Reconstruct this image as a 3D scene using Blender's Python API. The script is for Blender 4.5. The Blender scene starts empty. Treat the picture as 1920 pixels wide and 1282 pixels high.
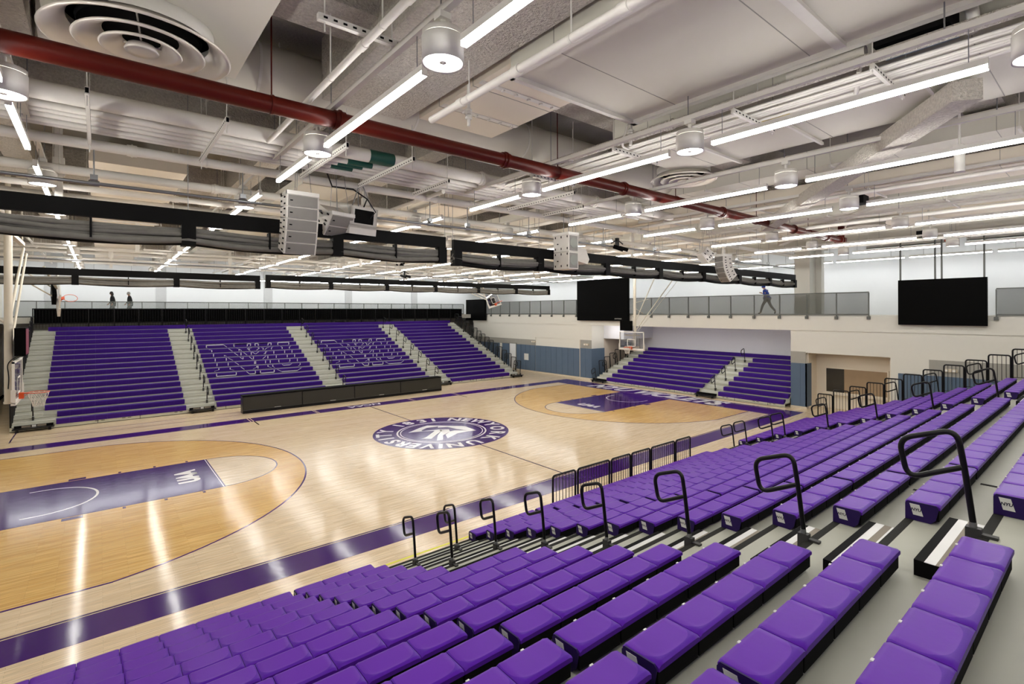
import bpy, bmesh, math, random
from mathutils import Vector, Matrix
random.seed(7)
C = bpy.context.scene.collection
sc = bpy.context.scene
PI = math.pi
ORD = ['first','second','third','fourth','fifth','sixth','seventh','eighth','ninth','tenth','eleventh','twelfth','thirteenth','fourteenth','fifteenth','sixteenth','seventeenth','eighteenth','nineteenth','twentieth']

# ---------------------------------------------------------------- materials
def mat(name, col, rough=0.5, metal=0.0, vary=0.06, scale=6.0, bump=0.0, bscale=40.0, coat=0.0, alpha=1.0, trans=0.0, spec=0.5):
    m = bpy.data.materials.new(name); m.use_nodes = True
    nt = m.node_tree; b = nt.nodes['Principled BSDF']
    b.inputs['Roughness'].default_value = rough; b.inputs['Metallic'].default_value = metal
    b.inputs['Coat Weight'].default_value = coat; b.inputs['Coat Roughness'].default_value = 0.08
    b.inputs['Specular IOR Level'].default_value = spec
    b.inputs['Alpha'].default_value = alpha; b.inputs['Transmission Weight'].default_value = trans
    tc = nt.nodes.new('ShaderNodeTexCoord')
    n = nt.nodes.new('ShaderNodeTexNoise'); n.inputs['Scale'].default_value = scale; n.inputs['Detail'].default_value = 3
    nt.links.new(tc.outputs['Object'], n.inputs['Vector'])
    mx = nt.nodes.new('ShaderNodeMix'); mx.data_type = 'RGBA'
    mx.inputs[6].default_value = tuple(c*(1-vary) for c in col)+(1,)
    mx.inputs[7].default_value = tuple(min(1, c*(1+vary)) for c in col)+(1,)
    nt.links.new(n.outputs['Fac'], mx.inputs[0]); nt.links.new(mx.outputs[2], b.inputs['Base Color'])
    if bump:
        n2 = nt.nodes.new('ShaderNodeTexNoise'); n2.inputs['Scale'].default_value = bscale; n2.inputs['Detail'].default_value = 4
        nt.links.new(tc.outputs['Object'], n2.inputs['Vector'])
        bp = nt.nodes.new('ShaderNodeBump'); bp.inputs['Strength'].default_value = bump; bp.inputs['Distance'].default_value = 0.02 if bump<.9 else .06
        nt.links.new(n2.outputs['Fac'], bp.inputs['Height']); nt.links.new(bp.outputs['Normal'], b.inputs['Normal'])
    return m

def emis(name, col, s):
    m = bpy.data.materials.new(name); m.use_nodes = True
    nt = m.node_tree; nt.nodes.clear()
    e = nt.nodes.new('ShaderNodeEmission'); o = nt.nodes.new('ShaderNodeOutputMaterial')
    e.inputs[0].default_value = col+(1,); e.inputs[1].default_value = s
    nt.links.new(e.outputs[0], o.inputs[0]); return m

def wood(name, c1, c2, rough=0.2):
    m = bpy.data.materials.new(name); m.use_nodes = True
    nt = m.node_tree; b = nt.nodes['Principled BSDF']
    tc = nt.nodes.new('ShaderNodeTexCoord')
    br = nt.nodes.new('ShaderNodeTexBrick')
    br.offset = 0.37; br.offset_frequency = 2; br.squash = 1.0
    br.inputs['Scale'].default_value = 1.0; br.inputs['Brick Width'].default_value = 1.1; br.inputs['Row Height'].default_value = 0.057
    br.inputs['Mortar Size'].default_value = 0.0012; br.inputs['Mortar Smooth'].default_value = 0.3
    br.inputs['Color1'].default_value = c1+(1,); br.inputs['Color2'].default_value = c2+(1,)
    br.inputs['Mortar'].default_value = tuple(c*0.45 for c in c2)+(1,)
    nt.links.new(tc.outputs['Object'], br.inputs['Vector'])
    mp = nt.nodes.new('ShaderNodeMapping'); mp.inputs['Scale'].default_value = (0.9, 16, 1)
    nt.links.new(tc.outputs['Object'], mp.inputs['Vector'])
    n = nt.nodes.new('ShaderNodeTexNoise'); n.inputs['Scale'].default_value = 2.2; n.inputs['Detail'].default_value = 5
    nt.links.new(mp.outputs[0], n.inputs['Vector'])
    rmp = nt.nodes.new('ShaderNodeMapRange'); rmp.inputs[1].default_value = 0.25; rmp.inputs[2].default_value = 0.75; rmp.inputs[3].default_value = 0.74; rmp.inputs[4].default_value = 1.12
    nt.links.new(n.outputs['Fac'], rmp.inputs[0])
    mx = nt.nodes.new('ShaderNodeMix'); mx.data_type = 'RGBA'; mx.blend_type = 'MULTIPLY'; mx.inputs[0].default_value = 1
    nt.links.new(br.outputs['Color'], mx.inputs[6]); nt.links.new(rmp.outputs[0], mx.inputs[7])
    nt.links.new(mx.outputs[2], b.inputs['Base Color'])
    b.inputs['Roughness'].default_value = rough
    # very slight long waviness of the varnish so reflections streak
    n3 = nt.nodes.new('ShaderNodeTexNoise'); n3.inputs['Scale'].default_value = 3.0
    mp3 = nt.nodes.new('ShaderNodeMapping'); mp3.inputs['Scale'].default_value = (.5, 9, 1)
    nt.links.new(tc.outputs['Object'], mp3.inputs['Vector']); nt.links.new(mp3.outputs[0], n3.inputs['Vector'])
    bp = nt.nodes.new('ShaderNodeBump'); bp.inputs['Strength'].default_value = 0.16; bp.inputs['Distance'].default_value = 0.01
    b.inputs['Specular IOR Level'].default_value = .34
    nt.links.new(n3.outputs['Fac'], bp.inputs['Height']); nt.links.new(bp.outputs['Normal'], b.inputs['Normal'])
    return m

FR = 0.10
M = {}
M['maple'] = wood('maple_floor', (.88,.72,.50), (.77,.595,.385), FR)
M['amber'] = wood('amber_stained_maple', (.86,.57,.215), (.73,.44,.14), FR)
M['paint_purple'] = mat('court_paint_purple', (.052,.010,.15), FR, vary=.08, spec=.32, bump=.04, bscale=5)
M['paint_white'] = mat('court_paint_white', (.85,.84,.82), FR)
M['paint_dark'] = mat('court_paint_dark', (.05,.018,.10), FR)
M['paint_yellow'] = mat('yellow_edge_tape', (.75,.72,.02), .4)
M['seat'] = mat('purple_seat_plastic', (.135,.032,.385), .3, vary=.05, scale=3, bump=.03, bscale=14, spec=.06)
M['seatfar'] = mat('purple_bench_plastic_shaded', (.04,.007,.19), .45, vary=.05, spec=.18)  # seat purple darkened, the shade of the upright fronts put into the colour
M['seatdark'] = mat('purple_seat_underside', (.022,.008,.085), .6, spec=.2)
M['deck'] = mat('grey_green_deck', (.40,.405,.335), .5, vary=.06, scale=3, spec=.3)
M['steplight'] = mat('pale_grey_step', (.58,.59,.53), .5, vary=.05, spec=.3)
M['riser'] = mat('grey_riser_steel', (.24,.25,.22), .45)
M['kick'] = mat('beige_kick_panel', (.60,.60,.49), .5)
M['nosing'] = mat('dark_grit_nosing', (.022,.022,.019), .8, bump=.3, bscale=300, spec=.15)
M['alu'] = mat('bright_aluminium_strip', (.62,.62,.60), .35, metal=.3)
M['tan'] = mat('tan_grit_strip', (.25,.215,.165), .7)
M['black'] = mat('black_powder_coat', (.004,.004,.0045), .3, vary=.1, spec=.3)
M['blackmatt'] = mat('matt_black', (.004,.004,.004), .8, spec=.1)
M['mesh'] = mat('black_mesh', (.003,.003,.003), .9, alpha=.95, spec=.03)
M['rubber'] = mat('dark_rubber_foot', (.03,.03,.028), .6)
M['wall'] = mat('warm_white_wall_paint', (.71,.695,.63), .65, vary=.015, spec=.2)
M['wallcool'] = mat('cool_white_gallery_wall', (.80,.82,.83), .6, vary=.01)
M['lav'] = mat('pale_lavender_wall', (.74,.74,.78), .65, vary=.02, spec=.2)
M['greypil'] = mat('grey_pilaster', (.56,.57,.575), .6)
M['beige'] = mat('beige_wall_paint', (.62,.54,.44), .6, vary=.02)
M['greyband'] = mat('grey_wall_band', (.33,.32,.285), .6)
M['pad'] = mat('slate_blue_wall_pad', (.10,.145,.21), .6, vary=.05, scale=2, spec=.2)
M['base'] = mat('cream_baseboard', (.62,.55,.43), .5)
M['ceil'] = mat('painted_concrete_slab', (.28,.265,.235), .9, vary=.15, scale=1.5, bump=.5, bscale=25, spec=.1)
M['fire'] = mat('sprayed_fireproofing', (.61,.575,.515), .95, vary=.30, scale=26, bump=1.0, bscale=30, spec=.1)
M['duct'] = mat('white_painted_duct', (.67,.645,.565), .65, vary=.03, scale=1, spec=.25)
M['ductwarm'] = mat('cream_painted_duct', (.75,.68,.565), .65, vary=.03, scale=1, spec=.25)
M['pipe'] = mat('white_painted_pipe', (.80,.775,.72), .5, vary=.04, spec=.3)
M['strut'] = mat('white_strut_channel', (.74,.72,.67), .55, spec=.3)
M['steel'] = mat('galvanised_steel', (.30,.31,.32), .35, metal=.8)
M['red'] = mat('red_pipe_paint', (.085,.008,.004), .36, vary=.08, spec=.2)
M['green'] = mat('green_pipe_marker', (.008,.075,.055), .4)
M['gold'] = mat('yellow_pipe_marker', (.65,.5,.03), .5)
M['white'] = mat('white_enamel', (.80,.785,.74), .55, vary=.02, spec=.25)
M['spkbox'] = mat('white_speaker_cabinet', (.72,.69,.64), .6, vary=.02, spec=.2)
M['grille'] = mat('grey_speaker_grille', (.24,.225,.21), .6, bump=.3, bscale=400)
M['curtain'] = mat('grey_mesh_curtain', (.19,.185,.165), .85, vary=.2, scale=9, bump=.3, bscale=9, spec=.1)
M['vinyl'] = mat('black_vinyl_curtain', (.004,.004,.004), .6, spec=.12)
M['screen'] = mat('black_display_glass', (.002,.002,.002), .5, spec=.04)
M['ledface'] = mat('scorer_table_display', (.030,.029,.022), .33, vary=.03)
M['mast'] = mat('white_mast_paint', (.72,.67,.56), .4)
M['orange'] = mat('orange_rim_paint', (.80,.10,.015), .35)
M['net'] = mat('white_net_cord', (.80,.76,.68), .8)
M['glass'] = mat('backboard_glass', (.80,.86,.9), .04, trans=1.0, alpha=.35)
M['railmesh'] = mat('grey_perforated_panel', (.12,.13,.115), .6, vary=.03, alpha=.44, spec=.15)
M['railclear'] = mat('pale_glass_rail_panel', (.24,.28,.275), .4, vary=.03, alpha=.30, spec=.2)
M['railmetal'] = mat('grey_rail_steel', (.11,.115,.105), .45, metal=.3)
M['skin'] = mat('skin', (.45,.24,.16), .5)
M['hair'] = mat('dark_hair', (.015,.011,.009), .5)
M['hairgrey'] = mat('grey_hair', (.35,.33,.30), .5)
M['cloth_black'] = mat('black_cloth', (.012,.012,.014), .8)
M['cloth_grey'] = mat('grey_cloth', (.17,.16,.15), .8)
M['cloth_blue'] = mat('blue_cloth', (.012,.045,.30), .7)
M['timber'] = mat('pale_timber_panel', (.33,.23,.135), .5, vary=.12, scale=3)
M['windark'] = mat('dark_window_glass', (.02,.018,.015), .1)
M['blocktext'] = mat('label_ink', (.012,.008,.03), .5)
M['label'] = mat('white_label', (.72,.72,.69), .5)
M['seattext'] = mat('white_bench_lettering', (.80,.79,.84), .5)
M['ledred'] = mat('red_tint_display_edge', (.22,.03,.05), .4)
M['diff'] = mat('diffuser_metal', (.74,.69,.62), .3, metal=.25, vary=.05)
M['tube'] = emis('tube_light_diffuser', (1.0,.975,.93), 26.0)
M['lens'] = emis('downlight_lens', (1.0,.97,.92), 22.0)
M['wash'] = emis('wall_wash_tube', (.97,.985,1.0), 22.0)

def seat_rim(m):
    # the moulded rim around the sitting area of each module is a deeper purple than the centre
    nt=m.node_tree; b=nt.nodes['Principled BSDF']; src=b.inputs['Base Color'].links[0].from_socket
    tc=nt.nodes.new('ShaderNodeTexCoord'); sp=nt.nodes.new('ShaderNodeSeparateXYZ'); nt.links.new(tc.outputs['Object'],sp.inputs[0])
    def mth(op,a,b_=None):
        n=nt.nodes.new('ShaderNodeMath'); n.operation=op
        for i,v in enumerate((a,b_)):
            if v is None: continue
            if isinstance(v,(int,float)): n.inputs[i].default_value=v
            else: nt.links.new(v,n.inputs[i])
        return n.outputs[0]
    x=mth('POWER',mth('ABSOLUTE',mth('DIVIDE',sp.outputs[0],.214)),3.2)
    y=mth('POWER',mth('ABSOLUTE',mth('DIVIDE',mth('ADD',sp.outputs[1],.09),.157)),3.2)
    r=mth('ADD',x,y)
    mr=nt.nodes.new('ShaderNodeMapRange'); mr.inputs[1].default_value=.97; mr.inputs[2].default_value=1.05
    nt.links.new(r,mr.inputs[0])
    mx=nt.nodes.new('ShaderNodeMix'); mx.data_type='RGBA'; mx.inputs[7].default_value=(.088,.014,.325,1)
    nt.links.new(mr.outputs[0],mx.inputs[0]); nt.links.new(src,mx.inputs[6]); nt.links.new(mx.outputs[2],b.inputs['Base Color'])
seat_rim(M['seat'])

# ---------------------------------------------------------------- mesh builder
class MB:
    def __init__(s): s.v=[]; s.f=[]; s.m=[]; s.sm=[]
    def add(s, vs, fs, m=0, smooth=False):
        o=len(s.v); s.v += [tuple(p) for p in vs]
        for f in fs: s.f.append([i+o for i in f]); s.m.append(m); s.sm.append(smooth)
        return s
    def box(s, x0,x1,y0,y1,z0,z1,m=0):
        return s.add([(x0,y0,z0),(x1,y0,z0),(x1,y1,z0),(x0,y1,z0),(x0,y0,z1),(x1,y0,z1),(x1,y1,z1),(x0,y1,z1)],
            [(0,3,2,1),(4,5,6,7),(0,1,5,4),(1,2,6,5),(2,3,7,6),(3,0,4,7)],m)
    def poly(s, pts, m=0): return s.add(pts,[tuple(range(len(pts)))],m)
    def prism(s, pts, d, m=0, smooth=False):
        n=len(pts); d=Vector(d); a=[Vector(p) for p in pts]; b=[p+d for p in a]
        s.add(a+b,[tuple(range(n))[::-1],tuple(range(n,2*n))],m)
        o=len(s.v)-2*n
        for i in range(n):
            j=(i+1)%n; s.f.append([o+i,o+j,o+n+j,o+n+i]); s.m.append(m); s.sm.append(smooth)
        return s
    def cyl(s, p0,p1,r,n=12,m=0,smooth=True,r1=None,caps=True):
        p0=Vector(p0);p1=Vector(p1);r1=r if r1 is None else r1
        d=(p1-p0).normalized(); a=Vector((0,0,1)) if abs(d.z)<.9 else Vector((1,0,0))
        u=d.cross(a).normalized(); w=d.cross(u)
        vs=[]
        for p,rr in ((p0,r),(p1,r1)):
            for i in range(n):
                t=2*PI*i/n; vs.append(p+u*(rr*math.cos(t))+w*(rr*math.sin(t)))
        fs=[(i,(i+1)%n,n+(i+1)%n,n+i) for i in range(n)]
        s.add(vs,fs,m,smooth)
        if caps: s.add(vs[:n],[tuple(range(n))[::-1]],m); s.add(vs[n:],[tuple(range(n))],m)
        return s
    def tube(s, pts, r, n=8, m=0, closed=False, caps=True):
        P=[Vector(p) for p in pts]; k=len(P); rings=[]
        prev=None
        for i,p in enumerate(P):
            if closed: t=(P[(i+1)%k]-P[i-1])
            else: t=P[min(i+1,k-1)]-P[max(i-1,0)]
            t.normalize()
            if prev is None:
                a=Vector((0,0,1)) if abs(t.z)<.9 else Vector((1,0,0)); u=t.cross(a).normalized()
            else:
                u=(prev-t*prev.dot(t)).normalized()
            prev=u; w=t.cross(u)
            rings.append([p+u*(r*math.cos(2*PI*j/n))+w*(r*math.sin(2*PI*j/n)) for j in range(n)])
        vs=[q for g in rings for q in g]; fs=[]
        for i in range(k if closed else k-1):
            i2=(i+1)%k
            for j in range(n):
                fs.append((i*n+j,i*n+(j+1)%n,i2*n+(j+1)%n,i2*n+j))
        s.add(vs,fs,m,True)
        if caps and not closed:
            s.add(rings[0],[tuple(range(n))[::-1]],m); s.add(rings[-1],[tuple(range(n))],m)
        return s
    def lathe(s, prof, o=(0,0,0), n=32, m=0, smooth=True):
        vs=[];k=len(prof)
        for (r,z) in prof:
            for i in range(n):
                t=2*PI*i/n; vs.append((o[0]+r*math.cos(t),o[1]+r*math.sin(t),o[2]+z))
        fs=[]
        for a in range(k-1):
            for i in range(n): fs.append((a*n+i,a*n+(i+1)%n,(a+1)*n+(i+1)%n,(a+1)*n+i))
        return s.add(vs,fs,m,smooth)
    def disc(s,o,r,n=32,m=0,r0=0.0,a0=0,a1=2*PI):
        full=abs(a1-a0-2*PI)<1e-6
        k=n if full else n+1
        out=[(o[0]+r*math.cos(a0+(a1-a0)*i/n),o[1]+r*math.sin(a0+(a1-a0)*i/n),o[2]) for i in range(k)]
        if r0<=0:
            if full: return s.add(out,[tuple(range(k))],m)
            return s.add(out+[o],[tuple(range(k+1))],m)
        inn=[(o[0]+r0*math.cos(a0+(a1-a0)*i/n),o[1]+r0*math.sin(a0+(a1-a0)*i/n),o[2]) for i in range(k)]
        fs=[(i,(i+1)%k,k+(i+1)%k,k+i) for i in range(n)]
        return s.add(out+inn,fs,m)
    def mesh(s,name,mats,off=(0,0,0),fix=True):
        me=bpy.data.meshes.new(name)
        ox,oy,oz=off
        me.from_pydata([(x-ox,y-oy,z-oz) for x,y,z in s.v],[],s.f)
        me.polygons.foreach_set('material_index',s.m); me.polygons.foreach_set('use_smooth',s.sm)
        for m in (mats if isinstance(mats,(list,tuple)) else [mats]): me.materials.append(M[m] if isinstance(m,str) else m)
        if fix:
            bm=bmesh.new(); bm.from_mesh(me); bmesh.ops.recalc_face_normals(bm,faces=bm.faces); bm.to_mesh(me); bm.free()
        me.update(); return me
    def build(s,name,mats,parent=None,off=None,fix=True):
        if off is None: off = tuple(parent_world(parent)) if parent is not None else (0,0,0)
        me=s.mesh(name,mats,off,fix)
        o=bpy.data.objects.new(name,me); C.objects.link(o)
        if parent is not None: o.parent=parent
        else: o.location=off
        return o

def parent_world(p):
    w=Vector((0,0,0))
    while p is not None:
        w+=p.location; p=p.parent
    return w

def tag(o,label=None,cat=None,group=None,kind=None):
    if label: o['label']=label
    if cat: o['category']=cat
    if group: o['group']=group
    if kind: o['kind']=kind
    return o
def thing(name,label,cat,loc=(0,0,0),group=None):
    o=bpy.data.objects.new(name,None); C.objects.link(o); o.location=loc; o.empty_display_size=.1
    return tag(o,label,cat,group)
def struct(name,mb,mats,off=(0,0,0),fix=True):
    o=mb.build(name,mats,None,off,fix); o['kind']='structure'; return o
def solo(name,mb,mats,label,cat,off=(0,0,0),group=None):
    o=mb.build(name,mats,None,off); return tag(o,label,cat,group)
KIDS={}
def children_of(o): return [c for c in bpy.data.objects if c.parent is o]
def tree(o):
    return (o,[tree(c) for c in children_of(o)])
def dup_tree(t,parent=None):
    c=t[0].copy(); C.objects.link(c); c.parent=parent
    for k in t[1]: dup_tree(k,c)
    return c
def dup(t,loc,label,group=None,rotz=None):
    c=dup_tree(t); c.location=loc; c['label']=label
    if group: c['group']=group
    if rotz is not None: c.rotation_euler=(0,0,rotz)
    return c
def fillet(pts,r,n=5,closed=False):
    P=[Vector(p) for p in pts]; out=[]; k=len(P)
    for i,p in enumerate(P):
        if not closed and i in (0,k-1): out.append(p); continue
        a=P[i-1];b=P[(i+1)%k]
        d1=(a-p);d2=(b-p);l=min(r,d1.length*.49,d2.length*.49)
        s=p+d1.normalized()*l;e=p+d2.normalized()*l
        for j in range(n+1):
            t=j/n; out.append(s*(1-t)**2+p*(2*t*(1-t))+e*t*t)
    return out
def text_mesh(body,size,name='lettering',bold=0.0,shear=0.0,extr=0.0,align='CENTER',spacing=1.0):
    cu=bpy.data.curves.new(name,'FONT'); cu.body=body; cu.size=size; cu.offset=bold; cu.shear=shear; cu.extrude=extr
    cu.align_x=align; cu.align_y='CENTER'; cu.space_character=spacing; cu.resolution_u=3
    o=bpy.data.objects.new(name+'_tmp',cu); C.objects.link(o)
    bpy.context.view_layer.update()
    me=bpy.data.meshes.new_from_object(o.evaluated_get(bpy.context.evaluated_depsgraph_get()))
    bpy.data.objects.remove(o); bpy.data.curves.remove(cu)
    return me
def place_text(body,size,mat_,right,up,pos,parent,name='lettering',sx=1.0,**kw):
    me=text_mesh(body,size,name,**kw); me.name=name
    me.materials.clear(); me.materials.append(M[mat_])
    r=Vector(right).normalized();u=Vector(up).normalized();n=r.cross(u)
    mtx=Matrix((( r.x*sx,u.x,n.x,0),(r.y*sx,u.y,n.y,0),(r.z*sx,u.z,n.z,0),(0,0,0,1)))
    me.transform(mtx)
    o=bpy.data.objects.new(name,me); C.objects.link(o)
    o.parent=parent; o.location=Vector(pos)-(parent_world(parent) if parent else Vector((0,0,0)))
    return o
EXPOSURE=0.5
# ---------------------------------------------------------------- camera and view
F,CX,CY,CZ,YAW,ROLL,PX,PY = 950.23273,-11.44168,-19.2251,5.21067,0.87345,-0.00375,21.8148,-57.24963
cam=bpy.data.cameras.new('camera'); co=bpy.data.objects.new('camera',cam); C.objects.link(co)
cam.sensor_width=36; cam.lens=F/1920*36; cam.shift_x=-PX/1920; cam.shift_y=PY/1920
cam.clip_start=.05; cam.clip_end=200
_f=Vector((math.cos(YAW),math.sin(YAW),0)); _r=Vector((math.sin(YAW),-math.cos(YAW),0)); _u=_r.cross(_f)
r2=_r*math.cos(ROLL)+_u*math.sin(ROLL); u2=-_r*math.sin(ROLL)+_u*math.cos(ROLL)
co.matrix_world=Matrix(((r2.x,u2.x,-_f.x,CX),(r2.y,u2.y,-_f.y,CY),(r2.z,u2.z,-_f.z,CZ),(0,0,0,1)))
sc.camera=co
vs=sc.view_settings; vs.view_transform='Standard'; vs.look='None'; vs.gamma=1; vs.use_curve_mapping=False; vs.exposure=EXPOSURE
sc.cycles.use_denoising=True
sc.cycles.use_adaptive_sampling=True; sc.cycles.adaptive_threshold=.04; sc.cycles.max_bounces=6; sc.cycles.diffuse_bounces=4; sc.cycles.glossy_bounces=2; sc.cycles.transmission_bounces=3; sc.cycles.transparent_max_bounces=12
sc.cycles.caustics_reflective=False; sc.cycles.caustics_refractive=False
sc.cycles.sample_clamp_indirect=6
w=bpy.data.worlds.new('world'); sc.world=w; w.use_nodes=True; w.node_tree.nodes['Background'].inputs[0].default_value=(0,0,0,1)

# ---------------------------------------------------------------- floor and court markings
H,W=14.325,7.62
floor=struct('floor',MB().box(-16,23,-23,28,-.2,0),'maple'); floor['label']='pale maple gym floor with painted basketball court'
def on_floor(name,mb,mats,label=None):
    o=mb.build(name,mats,floor,fix=False)
    if label: o['label']=label
    return o
Z1,Z2,Z3,Z4=.0015,.003,.0045,.006
a0=math.asin(6.6/6.7618)
for s in (-1,1):
    def P(x,y,z): return (s*x,y,z)
    n=64
    arc=[P(12.725-6.7618*math.cos(t),6.7618*math.sin(t),Z1) for t in [a0-2*a0*i/n for i in range(n+1)]]
    on_floor('stained_zone',MB().poly([P(H,6.6,Z1)]+arc+[P(H,-6.6,Z1)]),'amber','amber stained wood inside the three-point line')
    on_floor('free_throw_semicircle',MB().disc((s*8.535,0,Z2),1.83,40,a0=(PI/2 if s>0 else -PI/2),a1=(3*PI/2 if s>0 else PI/2)),'maple')
    k=MB().box(*sorted((s*8.535,s*H)),-1.83,1.83,0,Z3)
    for yy in (-1,1):
        k.box(*sorted((s*(H-2.14),s*(H-2.55))),*sorted((yy*1.88,yy*2.08)),0,Z3)
        for d in (3.35,4.27,5.18): k.box(*sorted((s*(H-d),s*(H-d-.07))),*sorted((yy*1.88,yy*2.02)),0,Z3)
    on_floor('painted_key',k,'paint_purple','purple painted free-throw lane')
    l=MB()
    ro,ri=6.7618,6.7118
    def ring(cx,r0,r1,t0,t1,n,z):
        vs=[];fs=[]
        for i in range(n+1):
            t=t0+(t1-t0)*i/n
            vs+= [(s*(cx-r0*math.cos(t)),r0*math.sin(t),z),(s*(cx-r1*math.cos(t)),r1*math.sin(t),z)]
        for i in range(n): fs.append((2*i,2*i+1,2*i+3,2*i+2))
        return vs,fs
    l.add(*ring(12.725,ro,ri,-a0,a0,64,Z3))
    for yy in (-1,1): l.box(*sorted((s*11.25,s*H)),*sorted((yy*6.6,yy*6.55)),0,Z3)
    l.add(*ring(8.535,1.83,1.79,-PI/2,PI/2,40,Z3))
    for yy in (-1,1): l.box(*sorted((s*5.79,s*5.74)),6.72,7.62,0,Z3)
    on_floor('court_line',l,'paint_purple')
    l=MB(); l.add(*ring(12.725,1.27,1.21,-PI/2,PI/2,32,Z4))
    for yy in (-1,1): l.box(*sorted((s*12.72,s*13.0)),*sorted((yy*1.27,yy*1.21)),0,Z4)
    l.box(*sorted((s*8.575,s*8.60)),-1.8,1.8,0,Z4)
    on_floor('white_arc',l,'paint_white')
b=MB(); bo=8.57; e0,e1=H,16.1
for y0,y1 in ((W+.085,bo),(-bo,-W-.085)): b.box(-e1,e1,y0,y1,0,Z2)
for x0,x1 in ((H+.085,e1),(-e1,-H-.085)): b.box(x0,x1,-W-.085,W+.085,0,Z2)
on_floor('border_band',b,'paint_purple','broad purple border painted around the court')
b=MB()
for y in (-1,1): b.box(-H,H,*sorted((y*W,y*(W+.05))),0,Z2)
for x in (-1,1): b.box(*sorted((x*H,x*(H+.05))),-W-.05,W+.05,0,Z2)
b.box(-.025,.025,-W,W,0,Z2)
for y0 in (9.75,10.65): b.box(-14.2,-4,y0,y0+.025,0,Z2)
b.box(-14.25,-14.2,9.6,11.9,0,Z2)
on_floor('boundary_line',b,'paint_dark')
b=MB()
for x in (-5.9,-5.78,5.78,5.9,-2.8,-2.7,2.7,2.8): b.box(x-.02,x+.02,W+.08,bo,0,Z3)
on_floor('coaching_box_mark',b,'maple')
# centre emblem
on_floor('centre_disc',MB().disc((0,0,Z3),2.9,72),'paint_purple','purple centre circle emblem')
on_floor('emblem_ring',MB().disc((0,0,Z4),1.93,64,r0=1.86).disc((0,0,Z4),1.78,64,r0=1.74),'paint_white')
for word,a_from in (('NEWYORK',(45,31,14,-6,-26,-46,-66)),('UNIVERSITY',(-90,-109,-122,-133,-147,-160,-174,-188,-202,-220)),('1831',(-247,-261,-278,-291))):
    for i,ch in enumerate(word):
        t=math.radians(a_from[i])
        up=(math.cos(t),math.sin(t),0); rt=(math.sin(t),-math.cos(t),0)
        place_text(ch,.86,'paint_white',rt,up,(2.41*up[0],2.41*up[1],Z4),floor,'ring_letter',sx=1.0,bold=.03)
lg=MB()
lg.poly([(x,y,Z4) for x,y in ((-1.25,.72),(-.42,1.22),(.05,1.42),(.42,1.12),(.30,.92),(-.2,1.0),(-.62,.72),(-.62,.52))])
lg.poly([(x,y,Z4) for x,y in ((-1.25,.72),(-.62,.52),(-.2,.28),(-1.02,-.45),(-1.3,-.58),(-1.02,-.86),(-.42,-.30),(.1,.12),(.1,.38))])
lg.poly([(x,y,Z4) for x,y in ((.42,1.12),(1.08,.42),(1.3,.16),(1.22,-.86),(.92,-.55),(.72,-.05),(.62,.55),(.22,.72))])
lg.poly([(x,y,Z4) for x,y in ((.1,.38),(.42,.12),(.25,-.25),(-.35,-.66),(-.72,-1.28),(-.98,-1.24),(-.5,-.5),(-.12,-.08))])
lg.poly([(x,y,Z4) for x,y in ((.25,-.25),(.5,-.2),(1.22,-.86),(.78,-.74),(.3,-.76),(-.12,-1.02),(-.45,-1.2),(-.2,-.62))])
on_floor('emblem_figure',lg,'paint_white')
# lettering
place_text('NYU VIOLETS',1.72,'paint_white',(0,-1,0),(1,0,0),(15.2,.3,Z4),floor,'baseline_lettering',sx=.92,bold=.085,shear=.32)
place_text('UAA',.72,'paint_white',(0,1,0),(-1,0,0),(-9.28,0,Z4),floor,'key_lettering',sx=.95,bold=.05)
place_text('UAA',.72,'paint_white',(0,-1,0),(1,0,0),(9.3,0,Z4),floor,'key_lettering',sx=.95,bold=.05,shear=.25)
place_text('NCAA',.55,'paint_white',(-1,0,0),(0,-1,0),(-.05,8.18,Z4),floor,'sideline_lettering',sx=1.2,bold=.02,shear=.2)
on_floor('yellow_edge',MB().box(-7.45,-4.8,-9.42,-9.36,0,Z2).box(4.5,6.6,-9.42,-9.36,0,Z2),'paint_yellow')

# ---------------------------------------------------------------- room shell
XW,YF,ZC=17.2,27.0,9.5
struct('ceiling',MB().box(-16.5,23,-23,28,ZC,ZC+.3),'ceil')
struct('wall_back',MB().box(-16.5,23,-23.2,-23,0,ZC),'wall')
struct('wall_left',MB().box(-16.5,-16.2,-23,28,0,ZC),'wall')
struct('wall_far',MB().box(-16.5,23,YF,YF+.3,0,ZC),'wallcool')
struct('wall_gallery',MB().box(22.4,22.7,-23,28,0,ZC),'wallcool')
# far gallery slab and wall pilasters
struct('floor_gallery_far',MB().box(-16.2,22.4,22.75,YF,4.6,4.95),'wall')
p=MB()
for x in (-13.9,-7.9,-.6,6.2,12.9): p.box(x-.32,x+.32,YF-.06,YF,4.95,9)
struct('pilaster_far',p,'greypil')
struct('floor_gallery_right',MB().box(XW,22.4,-23,22.75,4.55,4.95).box(XW-.05,XW,-23,22.75,4.15,4.88),'wall')
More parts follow.
